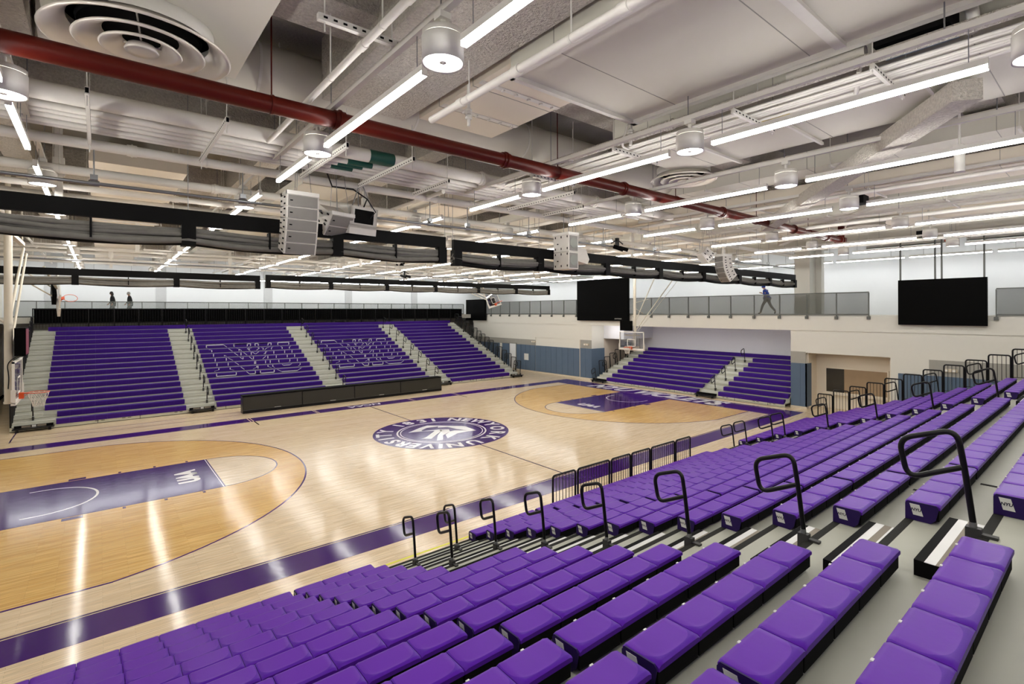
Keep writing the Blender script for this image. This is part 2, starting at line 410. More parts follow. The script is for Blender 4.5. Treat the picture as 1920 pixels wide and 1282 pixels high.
# right wall below the gallery, with its openings
yO0,yO1=-7.5,6.94
wr=MB()
wr.box(XW,XW+.25,yO1,22.75,3.0,4.15)
wr.box(XW,XW+.25,13.4,22.75,0,3.0).box(XW+.04,XW+.3,8.1,13.4,0,3.0)
wr.box(XW,XW+.25,yO1,8.1,0,3.0)
wr.box(XW+.25,18.6,yO1,yO1+.2,0,4.55)
wr.box(XW,XW+.25,-8.25,yO0,0,4.15).box(XW,XW+.25,-23,-8.25,2.97,4.15)
wr.box(XW,XW+.25,-23,-12.0,0,2.97)
wr.box(XW+.25,18.6,yO0-.2,yO0,0,4.55)
struct('wall_right',wr,'wall')
struct('wall_window_nook',MB().box(18.5,18.7,-12.0,-8.2,0,3.2).box(XW+.25,18.5,-12.0,-11.9,0,2.97).box(XW+.25,18.5,-8.3,-8.2,0,2.97).box(XW+.25,18.6,-12,-8.2,2.97,3.1),'ductwarm')
struct('wall_bulkhead',MB().box(18.6,22.4,5.0,yO1,3.1,4.55),'lav')
struct('wall_alcove_back',MB().box(22.2,22.4,-7.5,yO1,0,4.55),'lav')
struct('wall_alcove_side',MB().box(18.6,22.4,yO1,yO1+.2,0,4.55),'beige')
struct('wall_alcove_end',MB().box(18.6,22.4,yO0-.2,yO0,0,4.55),'wall')
struct('soffit_alcove',MB().box(XW,22.4,yO0,yO1,4.45,4.56),'lav')
def bands():
    b=MB()
    b.box(XW-.012,XW,13.4,22.7,2.30,2.78).box(XW-.012,XW,yO1,8.1,2.36,3.0).box(XW-.012,XW,-8.25,yO0,2.40,3.02).box(XW-.012,XW,-23,-13.45,2.26,2.97)
    return b
struct('trim_grey_band',bands(),'greyband')
def pads(name,face,a,b,z0,z1,x=None,y=None,t=.06,skip=None):
    n=max(1,round(abs(b-a)/.62)); st=(b-a)/n
    m=MB()
    for i in range(n):
        p,q=sorted((a+st*i,a+st*(i+1))); p+=.011;q-=.011
        if skip and p<skip[1] and q>skip[0]: continue
        if face=='x': m.box(x-t,x,p,q,z0,z1)
        else: m.box(p,q,y-t,y,z0,z1)
    return m
def padwall(mb,label,loc):
    return solo('wall_pad',mb,'pad',label,'wall padding',loc)
padwall(pads('p','x',13.4,22.2,.12,2.30,XW,skip=(16.0,17.98)),'slate blue wall pads beside the side door, below the grey band',(XW,13.4,0))
padwall(pads('p','x',8.18,13.38,.12,2.30,XW+.04),'slate blue wall pads across the recess under the white strip',(XW,8.1,0))
padwall(pads('p','x',yO1,8.1,.12,2.36,XW),'slate blue pad on the pier face beside the end stand',(XW,yO1,0))
m=MB(); m.box(XW-.06,18.6,yO1-.06,yO1,.12,2.36); padwall(m,'dark side pad of the pier next to the end stand rails',(XW,yO1,0))
m=MB()
m.box(XW-.06,XW,-8.0,-7.52,.12,2.40).box(XW-.06,XW,-8.31,-8.0-.008,.12,2.40).box(XW-.06,XW+.6,-8.31,-8.25,.12,2.40)
padwall(m,'slate blue padded column between end stand and service window',(XW,-8,0))
padwall(pads('p','x',-20.5,-12.3,.12,2.26,XW),'slate blue wall pads behind the guard rails of the near stand',(XW,-20,0))
b=MB().box(XW-.03,XW,13.4,22.2,0,.12).box(XW+.01,XW+.04,8.18,13.4,0,.12).box(XW-.07,XW,yO1-.07,8.1,0,.12).box(XW-.07,XW,-8.32,-7.5,0,.12).box(XW-.03,XW,-22,-12,0,.12)
struct('baseboard_right',b,'base')
struct('trim_recess_edge',MB().box(XW-.03,XW+.04,8.1,8.18,.0,3.0),'base')
# side door: slate leaf ajar and the bright opening beside it
d=thing('side_door','slate blue door with bright gap beside it at far corner','door',(XW,17.0,0))
d['kind']='structure'; d.name='door_1'
MB().box(XW-.09,XW-.04,16.95,17.95,.1,2.3).build('leaf','pad',d)
MB().box(XW-.03,XW-.005,16.02,16.9,.1,2.34).build('opening','wallcool',d)
MB().box(XW-.06,XW,15.95,16.02,0,2.4).box(XW-.06,XW,17.95,18.02,0,2.4).box(XW-.06,XW,15.95,18.02,2.34,2.4).build('frame','greyband',d)
s=thing('wall_notice','pale grey paper notice on the blue pads by the side door','notice',(XW,14.54,1.26))
MB().box(XW-.07,XW-.062,14.25,14.83,.98,1.54).build('sheet','label',s)
# service window
wi=thing('window_1','wide service window with timber shutter','window',(18.5,-10.2,.9)); wi['kind']='structure'
MB().box(18.44,18.5,-11.62,-8.73,.80,.88).box(18.44,18.5,-11.62,-8.73,2.12,2.18).box(18.44,18.5,-11.62,-11.55,.88,2.12).box(18.44,18.5,-8.80,-8.73,.88,2.12).build('frame','ductwarm',wi)
MB().box(18.47,18.49,-11.55,-9.65,.88,2.12).build('shutter','timber',wi)
MB().box(18.475,18.49,-9.65,-8.80,.88,2.12).build('pane','windark',wi)
MB().box(18.30,18.5,-11.7,-8.65,.74,.80).build('sill','ductwarm',wi)
# exit fixtures
for (y,z,lab) in ((7.45,2.66,'small cream emergency light box on the pier beside end stand'),(13.6,2.62,'small cream emergency light box at end of grey wall band'),(-14.2,2.55,'small cream emergency light box above near stand guard rails')):
    t=thing('emergency_light',lab,'light',(XW,y,z),'emergency light boxes on the grey wall band')
    MB().box(XW-.10,XW-.012,y-.24,y+.24,z-.07,z+.07).build('case','base',t)
    MB().box(XW-.13,XW-.10,y-.2,y-.08,z-.05,z+.03).box(XW-.13,XW-.10,y+.08,y+.2,z-.05,z+.03).build('lamp_head','white',t)
# gallery column
struct('column_gallery',MB().box(18.3,19.1,-8.05,-7.25,4.95,ZC).box(19.1,19.5,-8.35,-7.55,4.95,ZC),'wall')
# ---------------------------------------------------------------- telescopic stands
def seat_mesh(w=.452,d=.275,h=.06,tag_=False):
    n=16; mb=MB(); vs=[]
    for j in range(n+1):
        v=j/n
        for i in range(n+1):
            u=i/n
            e=min(u,1-u)*w; g=min(v,1-v)*d
            z=0
            for q in (e,g):
                if q<.011: z-=.011*(1-q/.011)**2
            # dished sitting area with a curved rim toward the back
            dx=(u-.5)/.473; dy=(v-.327)/.571
            rr=(abs(dx)**3.2+abs(dy)**3.2)**.3125
            t=max(0,min(1,(1.03-rr)/.10)); t=t*t*(3-2*t)
            z-=.004*t
            z+=.0015*math.sin(PI*u)
            vs.append(((u-.5)*w, -v*d, z))
    fs=[]
    for j in range(n):
        for i in range(n):
            a=j*(n+1)+i; fs.append((a,a+1,a+n+2,a+n+1))
    mb.add(vs,fs,0,True)
    # skirt: front face down to the support, the back lip, the two ends
    N=n+1
    def strip(idx,drop):
        top=[vs[i] for i in idx]; low=[(x,y,-drop) for x,y,z in top]
        o=len(top); mb.add(top+low,[(i,i+1,o+i+1,o+i) for i in range(o-1)],0,True)
    mb.box(-w*.485,w*.485,-d+.012,-d+.04,-.155,-.04,2)
    if tag_: mb.box(-.013,.013,-.012,.0015,-.02,-.004,1)
    strip([i for i in range(N)],.17); strip([n*N+i for i in range(N)],.045)
    strip([j*N for j in range(N)],.045); strip([j*N+n for j in range(N)],.045)
    return mb.mesh('seat',['seat','label','blackmatt'],fix=False)
NEAR=dict(y0=-9.99,run=.65,z0=.45,rise=.24,n=17)
# one label tile with lettering, shared by every bench end of the near stand
def bench_end_mesh():
    mb=MB(); x=0
    prof=[(.0,-.19),(.012,-.03),(.03,-.008),(.05,-.003),(-.24,-.003),(-.262,-.03),(-.235,-.16),(-.20,-.19)]
    prof=[(-.0,-.19),(-.0,-.035),(-.02,-.008),(-.245,-.006),(-.265,-.03),(-.24,-.15),(-.2,-.19)]
    mb.prism([(0,y,z) for y,z in prof],(.012,0,0))
    return mb.mesh('end_cap','seatdark')
def end_label_mesh():
    mb=MB(); y=[(-.035,-.03),(-.115,-.03),(-.145,-.135),(-.065,-.135)]
    mb.prism([(-.002,a,b) for a,b in y],(.003,0,0)); return mb.mesh('end_label','label')
nyu=text_mesh('NYU',.038,'end_lettering',bold=.0012,shear=.12)
nyu.materials.clear(); nyu.materials.append(M['blocktext'])
# facing -x: right = -y, up = z
nyu.transform(Matrix(((0,0,-1,-.0035),(-1,0,0,-.088),(0,1,0,-.083),(0,0,0,1))))
SEATM=seat_mesh(); SEATT=seat_mesh(tag_=True); CAPM=bench_end_mesh(); LABM=end_label_mesh()
def link(name,me,parent,loc=(0,0,0)):
    o=bpy.data.objects.new(name,me); C.objects.link(o); o.parent=parent; o.location=loc; return o
def cov(n): return ORD[n]
def near_sections(k):
    s=[]
    s.append((-8.95-.457*12,-8.95,12))
    s.append((-8.88,-8.88+.4566*(3 if k<5 else 5),3 if k<5 else 5))
    e=(4.4 if k<5 else 5.28)
    s.append((-5.28,-3.45,4)); m=int(round((e+3.38)/.4566)); s.append((e-m*.4566,e,m))
    s.append((6.6,12.75,int(round(6.15/.4566))))
    return s
def near_tier(k):
    y=NEAR['y0']-NEAR['run']*k; zs=NEAR['z0']+NEAR['rise']*k; zd=zs-.19
    t=thing('bleacher_tier','near stand tier of glossy purple seats, %s row up from the court'%cov(k),'bleacher seating',(0,y,0),'tiers of the near stand')
    x0,x1=-14.6,14.1
    MB().box(x0,x1,y-NEAR['run']-.08,y-.07,zd-.05,zd).build('deck','deck',t)
    MB().box(x0,x1,y-.07,y,zd-.06,zd+.002).build('nosing','nosing',t)
    r=MB(); r.box(x0,x1,y-.05,y-.03,(.02 if k==0 else zd-NEAR['rise']),zd-.06)
    r.build('riser','kick' if k==0 else 'riser',t)
    for xs in (-8.915,-3.415,3.4): MB().box(xs-.03,xs+.03,y-NEAR['run']+.002,y-.3,zd,zd+.004).build('deck_seam','nosing',t)
    for (a,b,n) in near_sections(k):
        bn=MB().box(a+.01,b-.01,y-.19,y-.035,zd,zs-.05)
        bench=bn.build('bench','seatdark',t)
        st=(b-a)/n
        for i in range(n):
            link('seat',SEATT if k>=10 else SEATM,bench,(a+st*(i+.5),-.0,zs))
        if a>-9.5:
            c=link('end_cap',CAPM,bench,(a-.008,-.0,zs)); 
            if a>-9 and (abs(a+5.28)<.01 or abs(a-6.6)<.01 or abs(a+8.88)<.01):
                link('end_label',LABM,bench,(a-.008,0,zs)); link('end_lettering',nyu,bench,(a-.008,0,zs))
    # half steps in the two aisles, on the deck of the row below
    if k>0:
        zb=zd-NEAR['rise']
        for (a,b) in ((-7.5 if k<5 else -6.62,-5.28),(4.4 if k<5 else 5.28,6.6)):
            a+=.06;b-=.04
            s=MB().box(a,b,y,y+.30,zb,zb+.12,1)
            zt=zb+.12
            for (p,q,m) in ((.30,.235,1),(.235,.165,2),(.165,.10,3),(.10,.0,2)):
                s.box(a,b,y+q,y+p,zt,zt+.003,m)
            st=s.build('step',['deck','blackmatt','alu','tan'],t)
    return t
for k in range(NEAR['n']): near_tier(k)

def bench_strip(mb,axis,a,b,f0,f1,z0,z1,step=.457,m=0):
    """bench of moulded modules along u from a to b, from front f0 to back f1"""
    n=max(1,round((b-a)/step)); st=(b-a)/n
    s=1 if f1>f0 else -1
    prof=[(f0,z0),(f0,z1-.03),(f0+s*.02,z1-.006),(f0+s*.05,z1),(f1-s*.03,z1),(f1,z1-.02),(f1,z1-.05),(f0+s*.15,z0)]
    for i in range(n):
        u0=a+st*i+.0008;u1=a+st*(i+1)-.0008
        if axis=='y': mb.prism([(u0,f,z) for f,z in prof],(u1-u0,0,0),m)
        else: mb.prism([(f,u0,z) for f,z in prof],(0,u1-u0,0),m)
def block_outline():
    """white outlined lettering spread over seven benches; x in metres from its left end, v in rows from the bottom"""
    L=[]
    def path(p): L.extend(zip(p[:-1],p[1:]))
    # N
    path([(0,7),(0,6.1),(.25,5.7),(.25,1.5),(0,1.1),(0,.1),(1.2,.1),(1.2,1.0),(.95,1.4),(.95,4.4),(1.5,2.6),(2.05,.1),(2.75,.1),(2.75,5.7),(3.0,6.1),(3.0,7),(1.85,7),(1.85,6.1),(2.05,5.7),(2.05,3.2),(1.1,7),(0,7)])
    # Y
    path([(1.95+.0,7),(1.95,6.95)])
    x=1.72
    path([(x+.1,7),(x+.1,6.1),(x+.35,5.7),(x+.95,3.1),(x+.95,1.5),(x+.7,1.0),(x+.7,.1),(x+1.95,.1),(x+1.95,1.0),(x+1.7,1.5),(x+1.7,3.1),(x+2.3,5.7),(x+2.55,6.1),(x+2.55,7),(x+1.6,7),(x+1.6,6.1),(x+1.75,5.7),(x+1.33,4.2),(x+.9,5.7),(x+1.05,6.1),(x+1.05,7),(x+.1,7)])
    x=3.55
    path([(x,7),(x,6.1),(x+.2,5.7),(x+.2,1.4),(x+.65,.1),(x+1.75,.1),(x+2.15,1.4),(x+2.15,5.7),(x+2.3,6.1),(x+2.3,7),(x+1.45,7),(x+1.45,6.1),(x+1.6,5.7),(x+1.6,2.2),(x+1.4,1.6),(x+.95,1.6),(x+.8,2.2),(x+.8,5.7),(x+.95,6.1),(x+.95,7),(x,7)])
    return L
OUT=block_outline()
def lettering_row(mb,x0,r,y,zb,h,scale=.85,w=.048):
    for (p,q) in OUT:
        (xa,va),(xb,vb)=p,q
        if abs(va-vb)<1e-6:
            if not (r<va<=r+1): continue
            z=zb+h*min(.93,max(.07,(va-r)))
            mb.box(x0+scale*min(xa,xb),x0+scale*max(xa,xb),y-.004,y,z-w/2,z+w/2); continue
        if vb<va: xa,va,xb,vb=xb,vb,xa,va
        l=max(va,r);u=min(vb,r+1)
        if u-l<.02: continue
        f=lambda v: x0+scale*(xa+(xb-xa)*(v-va)/(vb-va))
        za,zb2=zb+h*(l-r),zb+h*(u-r); A,B=f(l),f(u)
        mb.prism([(A-w/2,y-.004,za),(A+w/2,y-.004,za),(B+w/2,y-.004,zb2),(B-w/2,y-.004,zb2)],(0,.004,0))
FAR=dict(y0=12.1,run=.61,z0=.40,rise=.249,n=17)
def far_sections(k):
    if k==16: return [(-13.75,13.9)]
    return [((-12.95 if k<2 else -13.4),-8.0),(-6.62,-.7),(.62,6.55),(8.05,13.3)]
def far_tier(k):
    y=FAR['y0']+FAR['run']*k; zs=FAR['z0']+FAR['rise']*k; zd=zs-.19
    t=thing('bleacher_tier','far sideline purple bench tier, %s row up behind the scorer table'%cov(k),'bleacher seating',(0,y,0),'tiers of the far stand')
    x0,x1=-14.45,14.45
    MB().box(x0,x1,y+.02,y+FAR['run']+.08,zd-.05,zd).build('deck','deck',t)
    r=MB(); r.box(x0,x1,y+.02,y+.05,(.02 if k==0 else zd-FAR['rise']),zd-.05)
    r.build('riser','kick' if k==0 else 'steplight',t)
    if k==0:
        e=MB()
        for x in (-13.6,-11.6,-10.6,-8.5,-7.2,-5.5,.0,8.6,9.6,10.6,11.5,12.4,13.5):
            for dx in (0,.22): e.box(x+dx,x+dx+.13,y+.014,y+.02,.11,.135)

        e.build('vent_slot','nosing',t)
        MB().box(x0,x1,y+.018,y+.045,0,.02).build('kick_shadow_strip','blackmatt',t)  # black strip painting the shadow gap under the kick panel
        g=MB()
        for x in (-11.5,-9.9,-6.2,-2.9,.2,7.0,10.2,12.6): g.box(x-.008,x+.008,y+.012,y+.02,.02,.2)
        g.build('panel_seam','blackmatt',t)
    for si,(a,b) in enumerate(far_sections(k)):
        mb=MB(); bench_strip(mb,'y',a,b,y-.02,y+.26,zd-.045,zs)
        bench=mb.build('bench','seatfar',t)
        if si in (1,2) and 5<=k<=11:
            l=MB(); lettering_row(l,a+(.45 if si==1 else .42),k-5,y-.021,zd,.17)
            if l.v: l.build('bench_lettering','seattext',bench)
    if k>0:
        zb=zd-FAR['rise']
        for (a,b) in ((-14.4,-13.45 if k>1 else -13.0),(-7.95,-6.67),(-.65,.57),(6.6,8.0),(13.35,14.4)):
            MB().box(a,b,y-.29,y+.02,zb,zb+.125).box(a,b,y-.295,y-.27,zb+.126,zb+.13,1).box(a,b,y-.0,y+.05,zd,zd+.004,1).build('step',['steplight','alu'],t)
    else:
        for (a,b) in ((-14.35,-13.0),(-7.9,-6.7),(6.65,7.95),(13.4,14.5)):
            s=MB().box(a,b,y-.32,y+.0,.12,.16,0).box(a+.04,b-.04,y-.03,y+.015,.16,.26,1).box(a+.1,a+.2,y-.28,y-.2,.0,.12).box(b-.2,b-.1,y-.28,y-.2,.0,.12)
            st=s.build('step',['black','blackmatt'],t)
            c=(a+b)/2
            MB().box(c-.07,c+.07,y-.036,y-.031,.165,.255).build('step_tile','label',st)
            MB().box(c-.4,c-.1,y-.034,y-.031,.17,.25).box(c+.1,c+.4,y-.034,y-.031,.17,.25).build('step_reflector','tan',st)
    return t
for k in range(FAR['n']): far_tier(k)
END=dict(x0=16.66,run=.615,z0=.41,rise=.244,n=9)
def end_tier(k):
    x=END['x0']+END['run']*k; zs=END['z0']+END['rise']*k; zd=zs-.19
    t=thing('bleacher_tier','end stand purple bench tier behind the baseline lettering, %s row up'%cov(k),'bleacher seating',(x,0,0),'tiers of the end stand')
    y0,y1=-7.4,6.25
    MB().box(x+.02,min(22.15,x+END['run']+.08),y0,y1,zd-.05,zd).build('deck','deck',t)
    MB().box(x+.02,x+.05,y0,y1,(.02 if k==0 else zd-END['rise']),zd-.05).build('riser','kick' if k==0 else 'deck',t)
    if k==0:
        e=MB()
        for y in (3.9,2.5,1.3,-.3,-1.6,-4.2,-6.0,-6.9):
            for dy in (0,.22): e.box(x+.014,x+.02,y+dy,y+dy+.13,.12,.145)
        e.box(x+.012,x+.02,y0,y1,.055,.07).build('vent_slot','nosing',t)
        g=MB()
        for y in (3.4,2.2,.9,-.6,-1.8,-4.6,-6.5): g.box(x+.012,x+.02,y-.008,y+.008,.02,.2)
        g.build('panel_seam','blackmatt',t)
    secs=[(-7.35,5.0)] if k==8 else [(-7.35,-3.6),(-2.25,5.0)]
    for (a,b) in secs:
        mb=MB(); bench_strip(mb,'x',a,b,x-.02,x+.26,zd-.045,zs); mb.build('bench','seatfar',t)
    s=MB()
    if k>0:
        zb=zd-END['rise']
        for (a,b) in ((-3.55,-2.3),(5.05,6.2)):
            MB().box(x-.29,x+.02,a,b,zb,zb+.12).box(x-.295,x-.27,a,b,zb+.121,zb+.125,1).build('step',['steplight','alu'],t)
    else:
        for (a,b) in ((-3.5,-2.2),(5.0,6.3)): MB().box(x-.33,x+.0,a,b,.13,.17).box(x-.05,x+.01,a,b,.17,.27,1).box(x-.28,x-.2,a+.1,a+.2,0,.13).box(x-.28,x-.2,b-.2,b-.1,0,.13).build('step',['black','blackmatt'],t)
    return t
for k in range(END['n']): end_tier(k)

# ---------------------------------------------------------------- aisle handrails
def handrail(small=False):
    t=thing('aisle_handrail','x','handrail')
    r=.0235
    top=[(0,0,.06),(0,.055,.52),(0,.105,.835),(0,.505,.69),(0,.44,.355),(0,.07,.53)]
    pts=fillet(top,.11,7)
    MB().tube(pts,r,10).build('loop','black',t)
    MB().cyl((0,0,.03),(0,.006,.10),.026,10).build('sleeve','steel',t)
    MB().box(-.035,.035,-.05,.05,-.10,.06).box(-.028,.028,-.15,-.05,.0,.022).build('clamp','rubber',t)
    return t
hr=handrail(); HT=None
def put_rail(T,x,y,z,rz,lab,grp,first=[True]):
    if first[0]:
        first[0]=False; o=T[0]; o.location=(x,y,z); o.rotation_euler=(0,0,rz); o['label']=lab; o['group']=grp; return o
    return dup(T,(x,y,z),lab,grp,rz)
HT=tree(hr)
def noz(k): return NEAR['z0']-.19+NEAR['rise']*k
for x,nm in ((-5.98,'aisle by the nearest light row'),(5.98,'second aisle toward the end stand')):
    for k in (1,3,5,7,9,11,13):
        put_rail(HT,x,NEAR['y0']-NEAR['run']*k+.03,noz(k),0,'black loop handrail at row %s of the near stand aisle %s'%(['one','two','three','four','five','six','seven','eight','nine','ten','eleven','twelve','thirteen','fourteen'][k],'by the yellow tape' if x<0 else 'farther along'),'loop handrails of the near stand')
for x,k in ((-6.9,1),(-6.9,3),(5.1,1),(5.1,3)):
    put_rail(HT,x,NEAR['y0']-NEAR['run']*k+.03,noz(k),0,'black loop handrail on the wide foot of the %s near aisle, %s from court'%('yellow-taped' if x<0 else 'farther', 'lower one' if k==1 else 'upper one'),'loop handrails of the near stand')
# far stand rails turn toward -y
for ai,(x,nm) in enumerate(((-7.0,'aisle beside the scorer table end'),(.35,'middle aisle behind the scorer table'),(6.95,'aisle past the far end of the scorer table'))):
    for k in range(0,16,2):
        kk=k+1
        zd=FAR['z0']-.19+FAR['rise']*kk
        put_rail(HT,x,FAR['y0']+FAR['run']*kk-.05,zd,PI,'black loop handrail, far stand %s, %s up'%(nm,ORD[k//2]),'loop handrails of the far stand')
put_rail(HT,-13.75,FAR['y0']+FAR['run']-.05,FAR['z0']-.19+FAR['rise'],PI,'black loop handrail at foot of far stand steps behind the side hoop','loop handrails of the far stand')
for k in (1,3,5,7):
    put_rail(HT,END['x0']+END['run']*k-.05,-3.1,END['z0']-.19+END['rise']*k,PI/2,'black loop handrail in end stand aisle, %s up'%ORD[k//2],'loop handrails of the end stand')
for k in range(1,14,2):
    put_rail(HT,13.45,NEAR['y0']-NEAR['run']*k+.03,noz(k),0,'black loop handrail inside the near stand end rails, %s up'%ORD[k//2],'loop handrails beside end guards')
for k in range(1,15,2):
    put_rail(HT,14.2,FAR['y0']+FAR['run']*k-.05,FAR['z0']-.19+FAR['rise']*k,PI,'black loop handrail beside far stand end guards, %s up'%ORD[k//2],'loop handrails beside end guards')
for k in (0,2,4,6):
    put_rail(HT,END['x0']+END['run']*k-.05,6.0,END['z0']-.19+END['rise']*k,PI/2,'black loop handrail beside end stand side guards, %s up'%ORD[k//2],'loop handrails beside end guards')

# ---------------------------------------------------------------- guard rail panels
def guard(L,h,axis,name='guard_rail',slant=0.0,n=None,rb=.009,r=.027):
    """panel from 0 to L along axis, standing on z=0"""
    t=thing(name,'x','railing')
    def P(u,z): return (u,0,z) if axis=='x' else (0,u,z)
    MB().tube(fillet([P(0,0),P(0+slant,h),P(L+slant*.6,h),P(L,0)],.09,6),r,8).build('frame','black',t)
    b=MB(); n=n or max(3,int(L/.105))
    for i in range(1,n):
        u=L*i/n; b.cyl(P(u,.10),P(u+slant*(1-.4*u/L),h-.01),rb,6)
    b.cyl(P(.01,.10),P(L-.01,.10),.012,6)
    b.build('baluster','black',t)
    return t
for i,(a,b_) in enumerate(((-2.52,-1.70),(-1.60,-.32),(-.22,.62),(.70,1.58),(1.67,2.90),(2.99,3.82))):
    g=guard(b_-a,.98,'x'); g.location=(a,-9.72,0)
    tag(g,'black guard rail panel along the court edge of near stand, %s past the yellow tape'%ORD[i],'railing','guard rails on the court edge')
for k in range(0,13):
    g=guard(.60,1.12,'y'); g.location=(13.95,NEAR['y0']-NEAR['run']*(k+1)+.02,noz(k))
    tag(g,'black barred end guard of near stand by service window, %s step up'%ORD[k],'railing','end guards of the near stand')
for k in range(0,16):
    g=guard(.55,1.05,'y',slant=-.1); g.location=(14.42,FAR['y0']+FAR['run']*k+.03,FAR['z0']-.19+FAR['rise']*k)
    tag(g,'black end guard of far stand next to the side door, %s step up'%ORD[k],'railing','end guards of the far stand')
    g=guard(.55,1.05,'y',slant=-.1,rb=.013,r=.034); g.location=(-14.42,FAR['y0']+FAR['run']*k+.03,FAR['z0']-.19+FAR['rise']*k)
    tag(g,'black end guard of far stand behind the white goal mast, %s step up'%ORD[k],'railing','end guards of the far stand')
for k in range(1,9):
    g=guard(.56,1.05,'x',slant=-.1); g.location=(END['x0']+END['run']*k+.03,6.22,END['z0']-.19+END['rise']*k)
    tag(g,'black side guard of end stand by the padded pier, %s step up'%ORD[k-1],'railing','side guards of the end stand')
# black mesh back rail of the far stand
t=thing('back_rail','long black mesh barrier along the top of the far stand','railing',(0,22.42,4.2))
yb=22.42
MB().box(-14.45,15.6,yb-.02,yb+.02,5.44,5.5).box(-14.45,15.6,yb-.02,yb+.02,4.55,4.59).build('rail','black',t)
MB().box(-14.4,15.55,yb-.004,yb+.004,4.60,5.44).build('mesh_infill','mesh',t)
for x in [-14.45+i*1.25 for i in range(25)]:
    MB().box(x-.025,x+.025,yb-.03,yb+.03,4.2,5.5).build('post','black',t)
b=MB()
x=-14.3
while x<15.5:
    b.box(x-.006,x+.006,yb-.05,yb-.04,4.3,5.4); x+=.14
b.build('bar','black',t)
# ---------------------------------------------------------------- scorer table
for i in range(4):
    x0=-5.8+2.93*i; x1=x0+2.92; y=9.95
    t=thing('scorer_table','long low black scorer table section, %s counted from the side hoop'%ORD[i],'scorer table',(x0,y,0),'sections of the courtside display table')
    MB().prism([(x0,y+.02,.10),(x0,y+.07,.88),(x0,y+.55,.88),(x0,y+.55,.0),(x0,y+.02,.0)],(x1-x0,0,0)).build('cabinet','black',t)
    MB().prism([(x0+.02,y+.012,.17),(x0+.02,y+.055,.84),(x0+.02,y+.062,.84),(x0+.02,y+.02,.17)],(x1-x0-.04,0,0)).build('display_face','ledface',t)
    MB().box(x0,x1,y+.0,y+.02,.155,.168).build('trim_strip','railmetal',t)
    MB().box(x0-.0,x1,y+.03,y+.6,.88,.925).build('table_top','blackmatt',t)
    c=(x0+x1)/2+.2
    MB().box(c-.16,c+.16,y+.005,y+.013,.172,.192).build('maker_mark','label',t)

# ---------------------------------------------------------------- basketball goals
def goal_parts(t,s,fold=False,net=True):
    """board face at local x=0 looking toward +x*s (rim on that side); rim height at local z=0"""
    def X(a): return s*a
    bz0,bz1=-.15,.92; hw=.915
    f=MB()
    for (y0,y1,z0,z1) in ((-hw,hw,bz0,bz0+.07),(-hw,hw,bz1-.05,bz1),(-hw,-hw+.05,bz0,bz1),(hw-.05,hw,bz0,bz1)):
        f.box(*sorted((X(-.05),X(.0))),y0,y1,z0,z1)
    for (y0,y1,z0,z1) in ((-.305,.305,.02,.065),(-.305,.305,.43,.475),(-.305,-.26,.02,.475),(.26,.305,.02,.475)):
        f.box(*sorted((X(-.004),X(.004))),y0,y1,z0,z1)
    f.build('backboard_frame','white',t)
    MB().box(*sorted((X(-.03),X(-.012))),-hw+.05,hw-.05,bz0+.07,bz1-.05).build('backboard_glass','glass',t)
    MB().box(*sorted((X(-.07),X(.02))),-hw-.03,hw+.03,bz0-.05,bz0+.015).box(*sorted((X(-.07),X(.02))),-hw-.03,-hw+.01,bz0,bz0+.35).box(*sorted((X(-.07),X(.02))),hw-.01,hw+.03,bz0,bz0+.35).build('edge_padding','spkbox',t)
    rim=MB(); rc=X(.38)
    rim.tube([(rc+.2286*math.cos(a),.2286*math.sin(a),0) for a in [2*PI*i/28 for i in range(28)]],.010,8,closed=True)
    rim.box(*sorted((X(.0),X(.10))),-.07,.07,-.14,.02).prism([(X(.09),-.06,-.015),(X(.09),.06,-.015),(X(.20),.10,-.012),(X(.20),-.10,-.012)],(0,0,.02))
    rim.prism([(X(.05),-.05,-.14),(X(.05),.05,-.14),(X(.19),.06,-.02),(X(.19),-.06,-.02)],(0,0,.012))
    rim.build('rim','orange',t)
    if net:
        n=MB(); K=12
        rows=[(.222,0),(.20,-.10),(.165,-.19),(.13,-.28),(.115,-.38)]
        for i in range(K):
            for sg in (1,-1):
                pts=[(rc+r*math.cos(2*PI*(i+sg*j*.5)/K),r*math.sin(2*PI*(i+sg*j*.5)/K),z) for j,(r,z) in enumerate(rows)]
                n.tube(pts,.006,4,caps=False)
        n.build('net','net',t)
